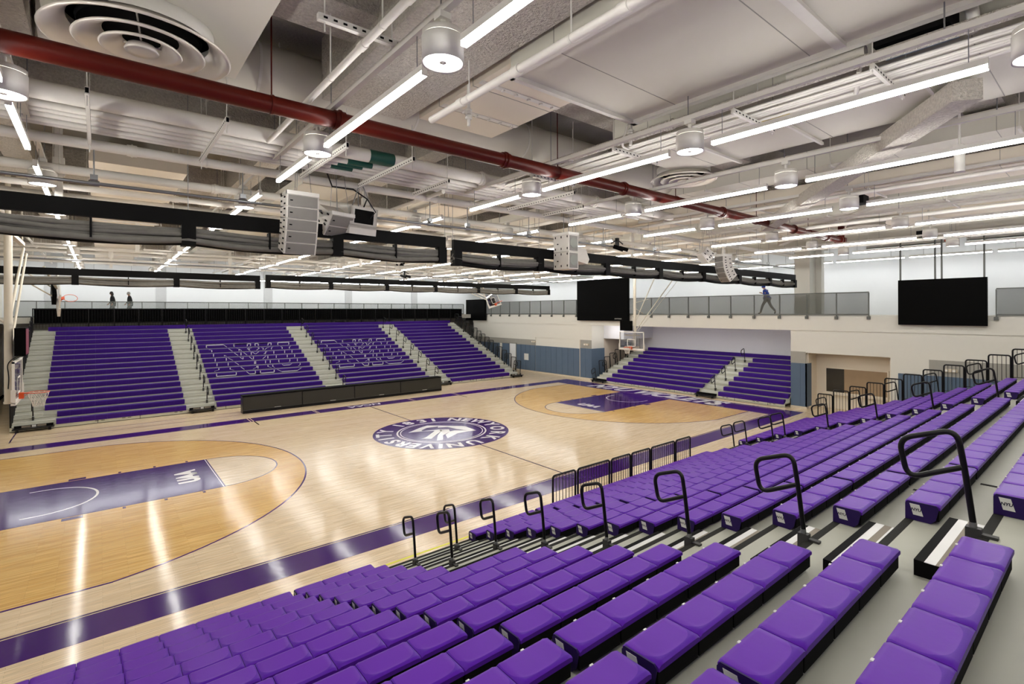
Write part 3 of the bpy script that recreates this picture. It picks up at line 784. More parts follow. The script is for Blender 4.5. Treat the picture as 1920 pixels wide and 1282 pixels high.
def main_goal(s,lab,cat_grp,shot_y,mark):
    xb=-s*13.105; xm=-13.30 if s>0 else 13.45
    t=thing('basketball_goal',lab,'basketball hoop',(0,0,0),"ceiling-hung goals of the main court")
    goal_parts(t,s); t.location=(xb,0,3.05)
    m=MB().cyl((xm,0,2.80),(xm,0,7.35),.086,16).cyl((xm,0,2.80),(xm,0,2.86),.10,16).cyl((xm,0,4.9),(xm,0,5.0),.095,16)
    m.build('mast','mast',t)
    a=MB()
    for z in (3.05,3.75):
        a.box(*sorted((xm,xb-s*.06)),-.05,.05,z-.04,z+.04)
        a.box(*sorted((xb-s*.10,xb-s*.05)),-.55,.55,z-.035,z+.035)
    a.build('board_bracket','mast',t)
    b=MB()
    if s<0:
        b.tube([(xm,0,3.95),(17.7,.05,7.4)],.03,8).tube([(xm,0,4.5),(15.6,.1,7.3)],.03,8).tube([(xm,0,5.4),(14.35,.05,5.05)],.018,6).tube([(xm,0,5.7),(14.9,.05,5.95)],.018,6)
        b.tube([(xm+.03,-.12,3.9),(17.9,-.2,7.35)],.012,6)
    else:
        b.tube([(xm,.05,4.9),(xm+.05,3.0,7.25)],.035,8).tube([(xm,.05,4.0),(xm+.1,3.2,7.1)],.03,8)
        b.tube([(xm,.05,4.9),(-16.1,.05,7.25)],.03,8)
    b.build('brace','mast',t)
    h=MB().box(xm-.06,xm+.06,-3.3,3.3,7.35,7.45)
    for y in (-3.2,3.2): h.cyl((xm,y,7.45),(xm,y,9.48),.025,6)
    h.cyl((xm,0,7.45),(xm,0,9.48),.06,10)
    h.build('hanger_frame','mast',t)
    y0,y1=shot_y; z0,z1=(4.08,4.82) if s>0 else (4.02,4.62)
    c=MB().box(*sorted((xm+s*.14,xm+s*.36)),y0,y1,z0,z1); c.build('shot_clock','screen',t)
    if s>0: MB().box(xm+.36,xm+.365,y0+.03,y1-.03,z0+.03,z1-.03).build('shot_clock_face','ledred',t)
    MB().tube(fillet([(xm+s*.2,0,z0),(xm-.02,-.14,3.9),(xm+.02,-.12,3.5),(xm,-.1,3.2)],.15),.012,6).build('cable','black',t)
    return t
main_goal(1,'white ceiling-hung hoop with orange rim and net before the far stand steps','g',(-.36,.36),True)
main_goal(-1,'white ceiling-hung hoop in front of the end stand under large screen','g',(.05,.85),False)
g=bpy.data.objects['basketball_goal']
place_text('DRAPER',.16,'blocktext',(1,0,0),(0,0,1),(-12.0,-3.012,7.33),None,'lettering',bold=.004)
bt=solo('crossbeam',MB().box(-13.5,-11.2,-3.0,-2.9,7.24,7.42),'mast','cream crossbeam with black lettering above the white goal mast','beam',(-12.3,-2.95,7.3))
lt=bpy.data.objects['lettering']; lt.parent=bt; lt.location=lt.location-bt.location
def side_goal(x,y,z,rot,lab):
    t=thing('side_goal',lab,'basketball hoop',(x,y,z),'folded side-court goals'); t.location=(0,0,0)
    goal_parts(t,1,net=False)
    MB().tube([(-.06,0,.5),(-.5,0,1.6)],.05,8).tube([(-.06,.3,.2),(-1.3,.3,1.35)],.025,6).tube([(-.06,-.3,.2),(-1.3,-.3,1.35)],.025,6).build('arm','mast',t)
    MB().box(-.22,-.08,-.38,.38,-.05,.5).build('shot_clock','screen',t)
    t.location=(x,y,z); t.rotation_euler=rot
    return t
side_goal(-12.75,9.5,5.85,(.72,0,.12),'folded side hoop with orange rim above the far stand, by two walkers')
side_goal(9.75,9.2,5.75,(.15,-.35,-1.15),'folded side hoop tilted in front of the small corner screen')

# ---------------------------------------------------------------- divider curtains
def curtain(x0,x1,y,zt,lab,seed):
    rnd=random.Random(seed)
    t=thing('divider_curtain',lab,'curtain',((x0+x1)/2,y,zt),'rolled-up divider curtains')
    n=max(2,round((x1-x0)/3.05)); st=(x1-x0)/n
    zz=lambda x: 0
    MB().box(x0,x1,y-.05,y+.05,zt-.28,zt).build('top_sleeve','vinyl',t)
    r=MB()
    for k in range(6):
        pts=[]; oy=rnd.uniform(-.05,.05); rr=.046+.012*(k==0)
        N=n*6
        for i in range(N+1):
            u=i/6%1; sag=.05*math.sin(PI*u)
            pts.append((x0+(x1-x0)*i/N, y+oy+.02*math.sin(i*.9+k*2), zt-.555+.038*k-sag*(1.3-.10*k)+.008*math.sin(i*1.7+k)))
        r.tube(pts,rr,8)
    r.build('rolled_curtain','curtain',t)
    b=MB(); pts=[]
    N=n*6
    for i in range(N+1):
        u=i/6%1; pts.append((x0+(x1-x0)*i/N,y+.01,zt-.585-.065*math.sin(PI*u)))
    b.tube(pts,.055,8); b.build('bottom_hem','vinyl',t)
    s=MB()
    for i in range(n+1):
        x=x0+st*i; w=.11
        x=min(max(x,x0+w),x1-w)
        MB().box(x-w,x+w,y-.105,y+.105,zt-.66,zt-.27).build('strap','vinyl',t)
    for i in range(n):
        x=x0+st*(i+.5); MB().box(x-.015,x+.015,y-.09,y+.09,zt-.62,zt-.29).build('strap','vinyl',t)
    wv=MB()
    for i in range(n+1): MB().cyl((x0+st*i,y,zt),(x0+st*i,y,9.48),.006,5).build('suspension_cable','steel',t)
    return t
curtain(-15.6,-4.78,-8.2,7.08,'rolled black and grey divider curtain hanging over the near sideline, behind speaker array',1)
curtain(-4.55,16.0,-8.2,7.04,'rolled black divider curtain over near sideline running on to the gallery column',2)
curtain(-15.6,-5.35,8.3,7.02,'rolled divider curtain over the far sideline with people walking below it',3)
curtain(-5.1,14.1,8.3,7.08,'rolled divider curtain over far sideline ending beside the large centre screen',4)
p=MB().cyl((-15.8,-8.2,7.36),(16.0,-8.2,7.36),.03,8)
t=thing('curtain_pipe','grey steel batten pipe above the near divider curtain','pipe',(0,-8.2,7.36)); p.build('pipe_run','steel',t)
c=MB()
for x in (-11.5,-9.3,-7.0,-5.2,-4.1,-2.0,1.2,4.0,7.0,10,13): c.cyl((x-.07,-8.2,7.36),(x+.07,-8.2,7.36),.05,8).cyl((x,-8.2,7.36),(x,-8.2,8.0),.012,5).box(x-.05,x+.05,-8.25,-8.15,7.42,7.5)
c.build('clamp','steel',t)
t=thing('curtain_pipe','grey steel batten pipe above the far divider curtain','pipe',(0,8.3,7.36)); MB().cyl((-15.8,8.3,7.36),(15,8.3,7.36),.03,8).build('pipe_run','steel',t)

# ---------------------------------------------------------------- display screens
def screen(y0,y1,z0,z1,lab,rods,x=17.02,d=.16):
    t=thing('display_screen',lab,'screen',(x,(y0+y1)/2,z0),'large black screens on the balcony')
    MB().box(x-d+.02,x,y0,y1,z0,z1).build('case','blackmatt',t)
    MB().box(x-d,x-d+.02,y0+.015,y1-.015,z0+.015,z1-.015).build('display_face','screen',t)
    if rods:
        r=MB()
        for y in rods: r.box(x-.07,x+.0,y-.03,y+.03,z1,9.5)
        r.build('hanger','railmetal',t)
    return t
screen(3.2,8.15,4.50,7.55,'largest black screen, on the balcony behind the far goal mast',())
screen(-15.45,-12.38,4.53,6.58,'black screen hung from four rods above the service window side',(-12.45,-13.72,-13.95,-15.35))
screen(20.3,23.6,4.38,6.40,'small black screen in the far corner behind folded side hoop',())
m=place_text('DAKTRONICS',.10,'label',(0,-1,0),(0,0,1),(16.85,4.1,4.66),bpy.data.objects['display_screen'],'maker_mark')

# ---------------------------------------------------------------- loudspeakers
def cabinet(t,w,d,h,loc,rotx,rotz,m='spkbox',face=True):
    mb=MB().box(-w/2,w/2,0,d,-h,0)
    o=mb.build('cabinet',m,None); o.parent=t; o.location=loc; o.rotation_euler=(rotx,0,rotz)
    if face:
        g=MB().box(-w/2+.03,w/2-.03,-.012,0,-h+.012,-.012).build('grille','grille',None); g.parent=o
    k=MB()
    for s in (-1,1):
        for (yy,zz) in ((.08,-.05),(.08,-h+.05),(.3,-h/2)): k.box(*sorted((s*w/2,s*(w/2+.012))),yy,yy+.07,zz-.015,zz+.015)
    k.box(-w/2+.06,-w/2+.11,-.016,-.012,-h*.55,-h*.45)
    q=k.build('fitting','blackmatt',None); q.parent=o
    return o
def array(lab,x,y,z,rotz,n,w=.60,d=.42,h=.225,step=.075,start=.05):
    t=thing('line_array_speaker',lab,'loudspeaker',(x,y,z),'hanging loudspeaker clusters')
    t.rotation_euler=(0,0,rotz)
    f=MB().box(-w/2,w/2,-.02,.06,0,.075).box(-w/2,w/2,d-.1,d,0,.075).box(-w/2,-w/2+.06,0,d,0,.075).box(w/2-.06,w/2,0,d,0,.075)
    o=f.build('rigging_frame','white',None); o.parent=t
    wv=MB()
    for (a,b) in ((-w/4,0),(w/4,0),(0,d)): wv.cyl((a,b,.07),(a*.3,d/2,1.9),.006,5)
    o=wv.build('wire','steel',None); o.parent=t
    yy=0;zz=0;ang=start
    for i in range(n):
        cabinet(t,w,d,h,(0,yy,zz),ang,0)
        yy+=h*math.sin(ang); zz-=(h+.006)*math.cos(ang); ang+=step
    return t
array('tall grey-fronted line array speaker hanging at the black curtain, nearest of the speakers',-8.40,-8.95,7.47,0,5,start=.06)
array('small tilted white speaker pair hanging just behind the tall line array',-7.45,-8.5,7.25,.25,2,w=.56,d=.5,h=.25,step=.2,start=.55)
t=thing('box_speaker','white box speaker with black open back beside the tilted speaker pair','loudspeaker',(-6.95,-8.35,7.1),'hanging loudspeaker clusters')
t.rotation_euler=(.15,0,.2)
o=MB().box(-.34,.34,0,.06,0,.42).box(-.34,-.28,0,.5,0,.42).box(.28,.34,0,.5,0,.42).box(-.34,.34,0,.5,-.04,.04).box(-.34,.34,.44,.5,0,.42).prism([(-.34,0,0),(.34,0,0),(.34,.5,0),(-.34,.5,0)],(0,0,-.18)).build('cabinet','spkbox',None); o.parent=t
o=MB().box(-.24,.24,-.006,.0,.06,.36).build('recess','blackmatt',None); o.parent=t
o=MB().tube([(0,.05,.42),(.1,.1,.62),(-.2,.2,.78),(-.7,.2,.75),(-.9,.1,1.0)],.018,6).tube([(.15,0,.2),(.2,-.12,.35),(.1,.1,.62)],.012,6).build('cable','black',None); o.parent=t
o=MB().tube([(-.25,.1,.42),(-.05,.2,.95)],.012,5).tube([(.25,.1,.42),(.0,.2,.95)],.012,5).build('hanger','steel',None); o.parent=t
t=thing('stacked_speaker','stacked pair of white speakers with round grey grilles above the far key','loudspeaker',(-.9,-8.9,6.44),'hanging loudspeaker clusters')
for i in (0,1):
    z=6.44+i*.50
    o=MB().box(-1.10,-.70,-8.9,-8.28,z,z+.49).build('cabinet','spkbox',t)
    MB().box(-1.06,-.74,-8.915,-8.9,z+.03,z+.46).build('grille','grille',o)
    MB().cyl((-.9,-8.922,z+.25),(-.9,-8.915,z+.25),.15,24).build('cone_grille','riser',o)
    q=MB()
    for y in (-8.85,-8.6,-8.36):
        for zz in (.06,.40): q.box(-1.112,-1.10,y-.012,y+.012,z+zz,z+zz+.06)
    q.box(-1.112,-1.10,-8.48,-8.43,z+.22,z+.25).build('fitting','blackmatt',o)
MB().box(-1.12,-.68,-8.92,-8.26,7.43,7.50).build('rigging_frame','white',t)
MB().cyl((-1.0,-8.6,7.5),(-1.0,-8.6,9.4),.008,5).cyl((-.8,-8.6,7.5),(-.8,-8.6,9.4),.008,5).build('wire','steel',t)
t=thing('box_speaker','pale wedge-shaped box speaker just beyond the stacked speaker pair','loudspeaker',(-.35,-8.4,6.85),'hanging loudspeaker clusters')
MB().prism([(-.6,-8.7,6.72),(-.2,-8.8,6.62),(.1,-8.6,6.80),(.05,-8.5,7.12),(-.6,-8.6,7.20)],(0,.55,0)).build('cabinet','spkbox',t)
MB().cyl((-.3,-8.4,7.1),(-.3,-8.4,9.4),.008,5).build('wire','steel',t)
array('curved white line array speaker hanging at far end of near curtain',7.75,-8.6,7.40,-1.9,5,w=.5,d=.45,h=.22,step=.17,start=.0)
array('tilted white speaker box beside the curved line array',7.1,-8.7,7.40,1.0,2,w=.5,d=.45,h=.22,step=.2,start=.7)
# small spotlight clusters on the batten
for (x,y,z,l) in ((1.9,-8.2,7.36,'black stage spotlight cluster on the near curtain pipe'),(2.4,8.3,7.36,'black stage spotlight cluster on the far curtain pipe')):
    t=thing('spotlight',l,'spotlight',(x,y,z),'stage spotlights on the curtain pipes')
    MB().cyl((x-.25,y-.05,z+.0),(x-.02,y-.28,z-.12),.07,12).cyl((x+.1,y,z),(x+.32,y-.2,z-.1),.06,12).build('lamp_can','blackmatt',t)
    MB().tube([(x-.3,y,z+.1),(x,y,z+.25),(x+.3,y,z+.12)],.02,6).box(x-.05,x+.05,y-.05,y+.05,z-.05,z+.3).build('yoke','black',t)

# ---------------------------------------------------------------- gallery railings
def railing(lab,pts,axis,zf,h,fixed,panelmat,brk,alpha=True):
    t=thing('gallery_railing',lab,'railing',((fixed,pts[0],zf) if axis=='y' else (pts[0],fixed,zf)),'gallery railings')
    def B(mb,a,b,c0,c1,z0,z1):
        if axis=='y': mb.box(fixed+c0,fixed+c1,min(a,b),max(a,b),z0,z1)
        else: mb.box(min(a,b),max(a,b),fixed+c0,fixed+c1,z0,z1)
    m=MB(); B(m,pts[0],pts[-1],-.025,.025,zf+h-.05,zf+h); B(m,pts[0],pts[-1],-.02,.02,zf-.02,zf+.05); m.build('top_rail','railmetal',t)
    for p in pts:
        m=MB(); B(m,p-.022,p+.022,-.03,.03,zf-.2 if brk else zf,zf+h-.05); m.build('post','railmetal',t)
        if brk:
            m=MB(); B(m,p-.07,p+.07,-.09,.0,zf-.22,zf-.07); m.build('bracket','railmetal',t)
    for a,b in zip(pts[:-1],pts[1:]):
        m=MB(); a2,b2=sorted((a,b)); B(m,a2+.03,b2-.03,-.004,.004,zf+.05,zf+h-.05); m.build('panel',panelmat,t)
    return t
railing('long grey perforated railing along the balcony above the end stand',[22.45-1.4*i for i in range(25)],'y',4.98,1.13,17.12,'railmesh',True)
railing('grey perforated railing on the balcony past the hung screen',[-15.7-1.4*i for i in range(5)],'y',4.98,1.13,17.12,'railmesh',True)
railing('pale glass railing of the far gallery behind the black mesh barrier',[-15.6+1.27*i for i in range(26)],'x',4.98,.98,22.95,'railclear',False)
# ---------------------------------------------------------------- people
def skin_mesh(nodes,edges,name,mats,parent,sub=2):
    me=bpy.data.meshes.new(name+'_s'); me.from_pydata([n[0] for n in nodes],edges,[])
    o=bpy.data.objects.new(name+'_s',me); C.objects.link(o)
    sk=o.modifiers.new('k','SKIN')
    for v,n in zip(me.skin_vertices[0].data,nodes):
        r=n[1]; v.radius=(r,r) if not isinstance(r,tuple) else r
    me.skin_vertices[0].data[0].use_root=True
    sk.use_smooth_shade=True; o.modifiers.new('s','SUBSURF').levels=sub
    bpy.context.view_layer.update()
    m2=bpy.data.meshes.new_from_object(o.evaluated_get(bpy.context.evaluated_depsgraph_get())); m2.name=name
    bpy.data.objects.remove(o)
    m2.materials.clear(); m2.materials.append(M[mats])
    q=bpy.data.objects.new(name,m2); C.objects.link(q); q.parent=parent; return q
def person(label,loc,rz,J,top,bottom,hair,group=None,cap=False,scale=1.0):
    """J: joints in the figure's frame, walking toward +x, z up from the floor"""
    t=thing('person',label,'person',loc); t.rotation_euler=(0,0,rz); t.scale=(scale,)*3
    order=['pelvis','waist','chest','neck','head','crown','ls','le','lw','rs','re','rw','lh','lk','la','lt','rh','rk','ra','rt']
    rad=dict(pelvis=.13,waist=.125,chest=.145,neck=.05,head=.083,crown=.06,ls=.055,le=.042,lw=.03,rs=.055,re=.042,rw=.03,lh=.085,lk=.055,la=.038,lt=.03,rh=.085,rk=.055,ra=.038,rt=.03)
    idx={k:i for i,k in enumerate(order)}
    E=[('pelvis','waist'),('waist','chest'),('chest','neck'),('neck','head'),('head','crown'),('chest','ls'),('ls','le'),('le','lw'),('chest','rs'),('rs','re'),('re','rw'),('pelvis','lh'),('lh','lk'),('lk','la'),('la','lt'),('pelvis','rh'),('rh','rk'),('rk','ra'),('ra','rt')]
    nodes=[(J[k],rad[k]) for k in order]; edges=[(idx[a],idx[b]) for a,b in E]
    # fingers and thumb at each wrist
    for w_,e_ in (('lw','le'),('rw','re')):
        d=(Vector(J[w_])-Vector(J[e_])).normalized(); sd=d.cross(Vector((0,1,0))).normalized()
        palm=Vector(J[w_])+d*.07; nodes.append((tuple(palm),(.034,.02))); pi_=len(nodes)-1; edges.append((idx[w_],pi_))
        for f in range(4):
            b0=palm+sd*((f-1.5)*.017)+d*.02; b1=b0+d*.04+Vector((.012,0,0)); b2=b1+d*.022+Vector((.016,0,0))
            nodes+= [(tuple(b0),.009),(tuple(b1),.0085),(tuple(b2),.007)]; n0=len(nodes)-3
            edges+= [(pi_,n0),(n0,n0+1),(n0+1,n0+2)]
        th=palm-d*.02+sd*.045; th2=th+d*.035+sd*.008
        nodes+= [(tuple(th),.011),(tuple(th2),.009)]; n0=len(nodes)-2; edges+= [(pi_,n0),(n0,n0+1)]
    # face: nose, chin, ears
    h=Vector(J['head'])
    for off,r in ((( .092,0,-.012),.014),((.062,0,-.075),.03),((0,.085,-.01),.016),((0,-.085,-.01),.016)):
        nodes.append((tuple(h+Vector(off)),r)); edges.append((idx['head'],len(nodes)-1))
    skin_mesh(nodes,edges,'body','skin',t,1)
    def part(name,keys,es,grow,m,extra=None):
        ii={k:i for i,k in enumerate(keys)}
        nd=[(J[k],rad[k]*grow.get(k,1.18)) for k in keys]
        skin_mesh(nd,[(ii[a],ii[b]) for a,b in es],name,m,t,1)
    part('shirt',['waist','chest','neck','pelvis','ls','le','lw','rs','re','rw'],[('waist','chest'),('chest','neck'),('waist','pelvis'),('chest','ls'),('ls','le'),('le','lw'),('chest','rs'),('rs','re'),('re','rw')],{'neck':1.12,'chest':1.22,'waist':1.3,'pelvis':1.2,'le':1.3,'re':1.3},top)
    part('trousers',['pelvis','lh','lk','la','rh','rk','ra'],[('pelvis','lh'),('lh','lk'),('lk','la'),('pelvis','rh'),('rh','rk'),('rk','ra')],{'la':1.5,'ra':1.5,'lk':1.3,'rk':1.3},bottom)
    part('shoes',['la','lt'],[('la','lt')],{'la':1.2,'lt':1.4},'cloth_black'); part('shoes',['ra','rt'],[('ra','rt')],{'ra':1.2,'rt':1.4},'cloth_black')
    hb=MB(); c=h
    prof=[(.001,.135),(.05,.125),(.082,.09),(.098,.04),(.10,-.01),(.092,-.05)]
    hb.lathe(prof,(c.x-.018,c.y,c.z),16)
    if hair=='hair' and not cap: hb.lathe([(.085,0),(.09,-.06),(.07,-.14),(.02,-.18)],(c.x-.05,c.y,c.z),12)
    if cap: hb.prism([(c.x+.06,c.y-.07,c.z+.045),(c.x+.17,c.y-.05,c.z+.03),(c.x+.17,c.y+.05,c.z+.03),(c.x+.06,c.y+.07,c.z+.045)],(0,0,.012))
    o=hb.build('cap' if cap else 'hair','cloth_blue' if cap else hair,None); o.parent=t
    eb=MB()
    for s in (-1,1): eb.lathe([(.001,.009),(.009,0),(.001,-.009)],(c.x+.078,c.y+s*.032,c.z+.012),8)
    o=eb.build('eyes','cloth_black',None); o.parent=t
    return t
walk=dict(pelvis=(0,0,.93),waist=(.01,0,1.06),chest=(.03,0,1.28),neck=(.05,0,1.46),head=(.09,0,1.59),crown=(.08,0,1.655),ls=(.02,.18,1.38),le=(-.08,.21,1.12),lw=(.02,.20,.90),rs=(.03,-.18,1.38),re=(.06,-.21,1.12),rw=(.20,-.18,.92),lh=(0,.09,.88),lk=(.14,.09,.50),la=(.16,.09,.09),lt=(.32,.09,.05),rh=(0,-.09,.88),rk=(-.05,-.09,.48),ra=(-.30,-.09,.14),rt=(-.18,-.09,.04))
person('person in black with long dark hair walking on the far gallery',(-10.72,25,4.95),PI,walk,'cloth_black','cloth_grey','hair')
person('person with short pale hair and black jacket walking on far gallery',(-9.80,25,4.95),PI,walk,'cloth_black','cloth_grey','hairgrey')
run=dict(walk); run.update(pelvis=(0,0,.94),waist=(.03,0,1.08),chest=(.10,0,1.30),neck=(.15,0,1.47),head=(.22,0,1.59),crown=(.22,0,1.66),ls=(.09,.18,1.38),le=(-.19,.22,1.20),lw=(-.02,.16,1.06),rs=(.11,-.18,1.38),re=(.10,-.22,1.12),rw=(.33,-.14,1.22),lh=(0,.09,.88),lk=(.22,.09,.54),la=(.34,.09,.11),lt=(.48,.09,.07),rh=(0,-.09,.88),rk=(-.16,-.09,.50),ra=(-.42,-.09,.20),rt=(-.36,-.09,.06))
person('person jogging in blue top and cap along the balcony over the end stand',(19.4,-5.25,4.95),PI/2,run,'cloth_blue','cloth_grey','hair',cap=True,scale=1.07)
# ---------------------------------------------------------------- light fittings
def linear_light(L):
    t=thing('linear_light','x','ceiling light')
    MB().box(-.03,.03,-L/2,L/2,.02,.085).box(-.031,.031,-L/2-.004,-L/2,-.028,.085).box(-.031,.031,L/2,L/2+.004,-.028,.085).build('housing','white',t)
    MB().box(-.029,.029,-L/2+.002,L/2-.002,-.03,.02).build('tube','tube',t)
    for y in (-L/2+.15,L/2-.15): MB().cyl((0,y,.085),(0,y,.45),.005,5).build('hanger','steel',t)
    return t
def downlight():
    t=thing('downlight','x','ceiling light')
    MB().lathe([(.185,.012),(.20,0),(.20,.245),(.192,.25)],n=32).build('housing','white',t)
    MB().lathe([(.194,.25),(.194,.30),(.17,.31),(.001,.31)],n=32).build('vent_band','strut',t)
    MB().disc((0,0,.02),.186,32).build('lens','lens',t)
    MB().lathe([(.001,.012),(.035,.012),(.035,.02)],n=16).build('lens_hub','spkbox',t)
    MB().cyl((0,0,.31),(0,0,.48),.03,8).box(-.06,.06,-.06,.06,.42,.48).build('stem','white',t)
    return t
LIN={}
def lin(L,x,y,z,lab):
    k=round(L,2)
    if k not in LIN:
        r=linear_light(L); LIN[k]=tree(r); r.location=(x,y,z); return tag(r,lab,None,'linear ceiling lights')
    return dup(LIN[k],(x,y,z),lab,'linear ceiling lights')
dl=downlight(); DT=tree(dl); used=[False]
def down(x,y,z,lab):
    if not used[0]:
        used[0]=True; dl.location=(x,y,z); return tag(dl,lab,None,'drum downlights')
    return dup(DT,(x,y,z),lab,'drum downlights')
ROWS=[-12.23,-8.92,-4.68,-1.38,2.02,6.15,9.55,12.9]
CYL=[-22.35,-18.7,-15.03,-11.42,-6.4,-2.75,.9,4.55,8.2,11.85,15.5,19.15]  # first entry, unseen behind the camera, is added to brighten the foreground deck
for ri,x in enumerate(ROWS):
    nm=ORD[ri]
    for ci,y in enumerate(CYL):
        down(x,y,7.57,'white drum downlight, %s light row from the side hoop, %s from the rear wall'%(nm,ORD[ci]))
    n=0
    for a,b in zip(CYL[:-1],CYL[1:]):
        segs=[(a+.36,b-.36)]
        if a==-11.42: segs=[(-11.04,-9.22),(-7.9,-6.9)]
        if ri==0 and a==-11.42: segs=[(-11.0,-10.02),(-9.98,-8.95),(-7.85,-7.0)]
        for p,q in segs:
            lin(q-p,x,(p+q)/2,7.62,'glowing tube light, %s light row from the side hoop, %s from the rear wall'%(nm,ORD[n])); n+=1
    lin(3.2,x,20.95,7.62,'glowing tube light, %s light row from the side hoop, at the far gallery'%nm)
    ch=thing('light_channel','white support channel above the %s light row counted from the side hoop'%nm,'strut',(x,0,8.05),'support channels over the light rows')
    MB().box(x-.035,x+.035,-22.5,-9.0,8.05,8.12).box(x-.035,x+.035,-8.0,22.4,8.05,8.12).build('channel','strut',ch)
    
    for y in range(-21,22,3): MB().cyl((x,y,8.12),(x,y,9.48),.008,5).build('rod','steel',ch)
# wall washers over the galleries
for i in range(12):
    y=20.5-3.4*i
    t=thing('wall_washer','bright wall-wash light over the balcony track, %s from the far corner'%ORD[i],'ceiling light',(20.9,y,7.95),'wall washers of the galleries')
    MB().box(20.86,20.96,y-1.6,y+1.6,7.97,8.06).build('housing','white',t); MB().box(20.865,20.955,y-1.59,y+1.59,7.93,7.97).build('tube','wash',t)
    MB().cyl((20.9,y-1,8.06),(20.9,y-1,9.48),.008,5).cyl((20.9,y+1,8.06),(20.9,y+1,9.48),.008,5).build('hanger','steel',t)
for i in range(10):
    x=-14.2+3.5*i
    t=thing('wall_washer','bright wall-wash light along the far gallery, %s from the side hoop corner'%ORD[i],'ceiling light',(x,25.6,7.75),'wall washers of the galleries')
    MB().box(x-1.65,x+1.65,25.55,25.65,7.77,7.86).build('housing','white',t); MB().box(x-1.64,x+1.64,25.555,25.645,7.73,7.77).build('tube','wash',t)
    MB().cyl((x-1,25.6,7.86),(x-1,25.6,9.48),.008,5).cyl((x+1,25.6,7.86),(x+1,25.6,9.48),.008,5).build('hanger','steel',t)

# ---------------------------------------------------------------- beams of the slab
def beam(name,b,m,lab,frag=0):
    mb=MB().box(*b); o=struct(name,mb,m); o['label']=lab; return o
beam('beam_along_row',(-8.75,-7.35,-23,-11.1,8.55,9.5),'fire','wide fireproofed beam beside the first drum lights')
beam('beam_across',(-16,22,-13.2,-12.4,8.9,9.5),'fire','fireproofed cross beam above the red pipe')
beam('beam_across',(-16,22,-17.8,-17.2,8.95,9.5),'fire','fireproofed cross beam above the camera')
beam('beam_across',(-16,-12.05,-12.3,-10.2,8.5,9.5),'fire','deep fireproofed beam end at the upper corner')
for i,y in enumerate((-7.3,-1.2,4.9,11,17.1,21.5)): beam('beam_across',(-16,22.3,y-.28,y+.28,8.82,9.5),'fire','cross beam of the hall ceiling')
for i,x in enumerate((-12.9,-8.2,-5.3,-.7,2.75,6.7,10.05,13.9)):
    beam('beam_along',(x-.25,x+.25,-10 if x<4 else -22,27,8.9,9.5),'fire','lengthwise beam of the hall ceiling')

# ---------------------------------------------------------------- ducts
def duct(lab,x0,x1,y0,y1,z0,z1,m='duct',seams='y',step=1.4,straps=None,grp='sheet metal ceiling ducts'):
    t=thing('air_duct',lab,'duct',((x0+x1)/2,(y0+y1)/2,z0),grp)
    MB().box(x0,x1,y0,y1,z0,z1).build('casing',m,t)
    s=MB(); 
    if seams=='y':
        y=y0+step
        while y<y1-.1: s.box(x0-.004,x1+.004,y-.005,y+.005,z0-.004,z1); y+=step
    else:
        x=x0+step
        while x<x1-.1: s.box(x-.005,x+.005,y0-.004,y1+.004,z0-.004,z1); x+=step
    if s.v: s.build('seam','greyband',t)
    if straps:
        for p in straps:
            q=MB()
            if seams=='y':
                q.box(x0-.08,x1+.08,p-.022,p+.022,z0-.07,z0-.025)
                for xx in (x0-.05,x1+.05): q.cyl((xx,p,z0-.07),(xx,p,9.48),.008,5)
            else:
                q.box(p-.022,p+.022,y0-.08,y1+.08,z0-.07,z0-.025)
                for yy in (y0-.05,y1+.05): q.cyl((p,yy,z0-.07),(p,yy,9.48),.008,5)
            q.build('strap','strut',t)
    return t
d=duct('wide flat white duct soffit with panel seams over the near stand',-7.15,-4.5,-22.5,-13.85,8.42,8.9,step=1.95)
MB().box(-7.2,-4.45,-13.9,-13.82,8.36,8.44).box(-4.56,-4.45,-22.5,-13.82,8.36,8.44).box(-7.2,-7.1,-22.5,-13.82,8.36,8.44).build('edge_angle','strut',d)
for y in (-17.0,-18.9,-20.6): MB().box(-7.15,-4.5,y-.06,y+.06,8.37,8.42).build('stiffener','strut',d)
d=duct('cream duct stepping up from the wide soffit toward the red pipe',-7.05,-5.45,-13.8,-11.1,8.66,8.88,'ductwarm',straps=None,step=1.0)
for y in (-13.0,-11.9):
    b=MB().box(-7.05,-5.45,y-.05,y+.05,8.645,8.66)
    for i in range(6): b.box(-6.9+i*.26,-6.87+i*.26,y-.03,y+.03,8.62,8.66)
    b.build('flange','strut',d)
duct('long white duct under-lit by the second tube row, with strap hangers',-3.9,-1.55,-22.5,-12.9,8.25,8.85,step=2.2,straps=(-20.5,-17.5,-15.7,-14.2))
duct('white duct branch with straps between second and third light rows',1.0,1.9,-22.5,-9.5,8.45,8.85,step=1.6,straps=(-18,-15,-12))
duct('white plenum box carrying the large round diffuser',-11.9,-10.0,-14.2,-11.35,8.42,8.88,step=5)
for i,(x0,x1,y0,y1,z) in enumerate(((-15.7,-14.3,-6,21,8.35),(-11.6,-9.9,-5.5,21.5,8.35),(-7.4,-5.9,-5.5,20,8.55),(-3.6,-2.2,-6,21,8.4),(.2,1.4,-6,20,8.5),(3.9,5.3,-20,20.5,8.4),(7.2,8.8,-21,20.5,8.4),(10.4,12.0,-20,20.5,8.45),(14.8,16.6,-20,10,8.3))):
    duct('%s white duct running toward the far gallery, %s across the hall'%(('cream' if i%2 else 'pale'),ORD[i]),x0,x1,y0,y1,z,8.78,'ductwarm' if i%2 else 'duct',step=2.6,straps=[y0+2+3.1*j for j in range(int((y1-y0-2)/3.1))])
t=thing('air_duct','big round white duct crossing behind the red pipe above pipe bundle','duct',(-6,-10.65,8.9),'sheet metal ceiling ducts')
MB().cyl((-12,-10.65,8.93),(2.4,-10.65,8.93),.40,32).build('casing','duct',t)
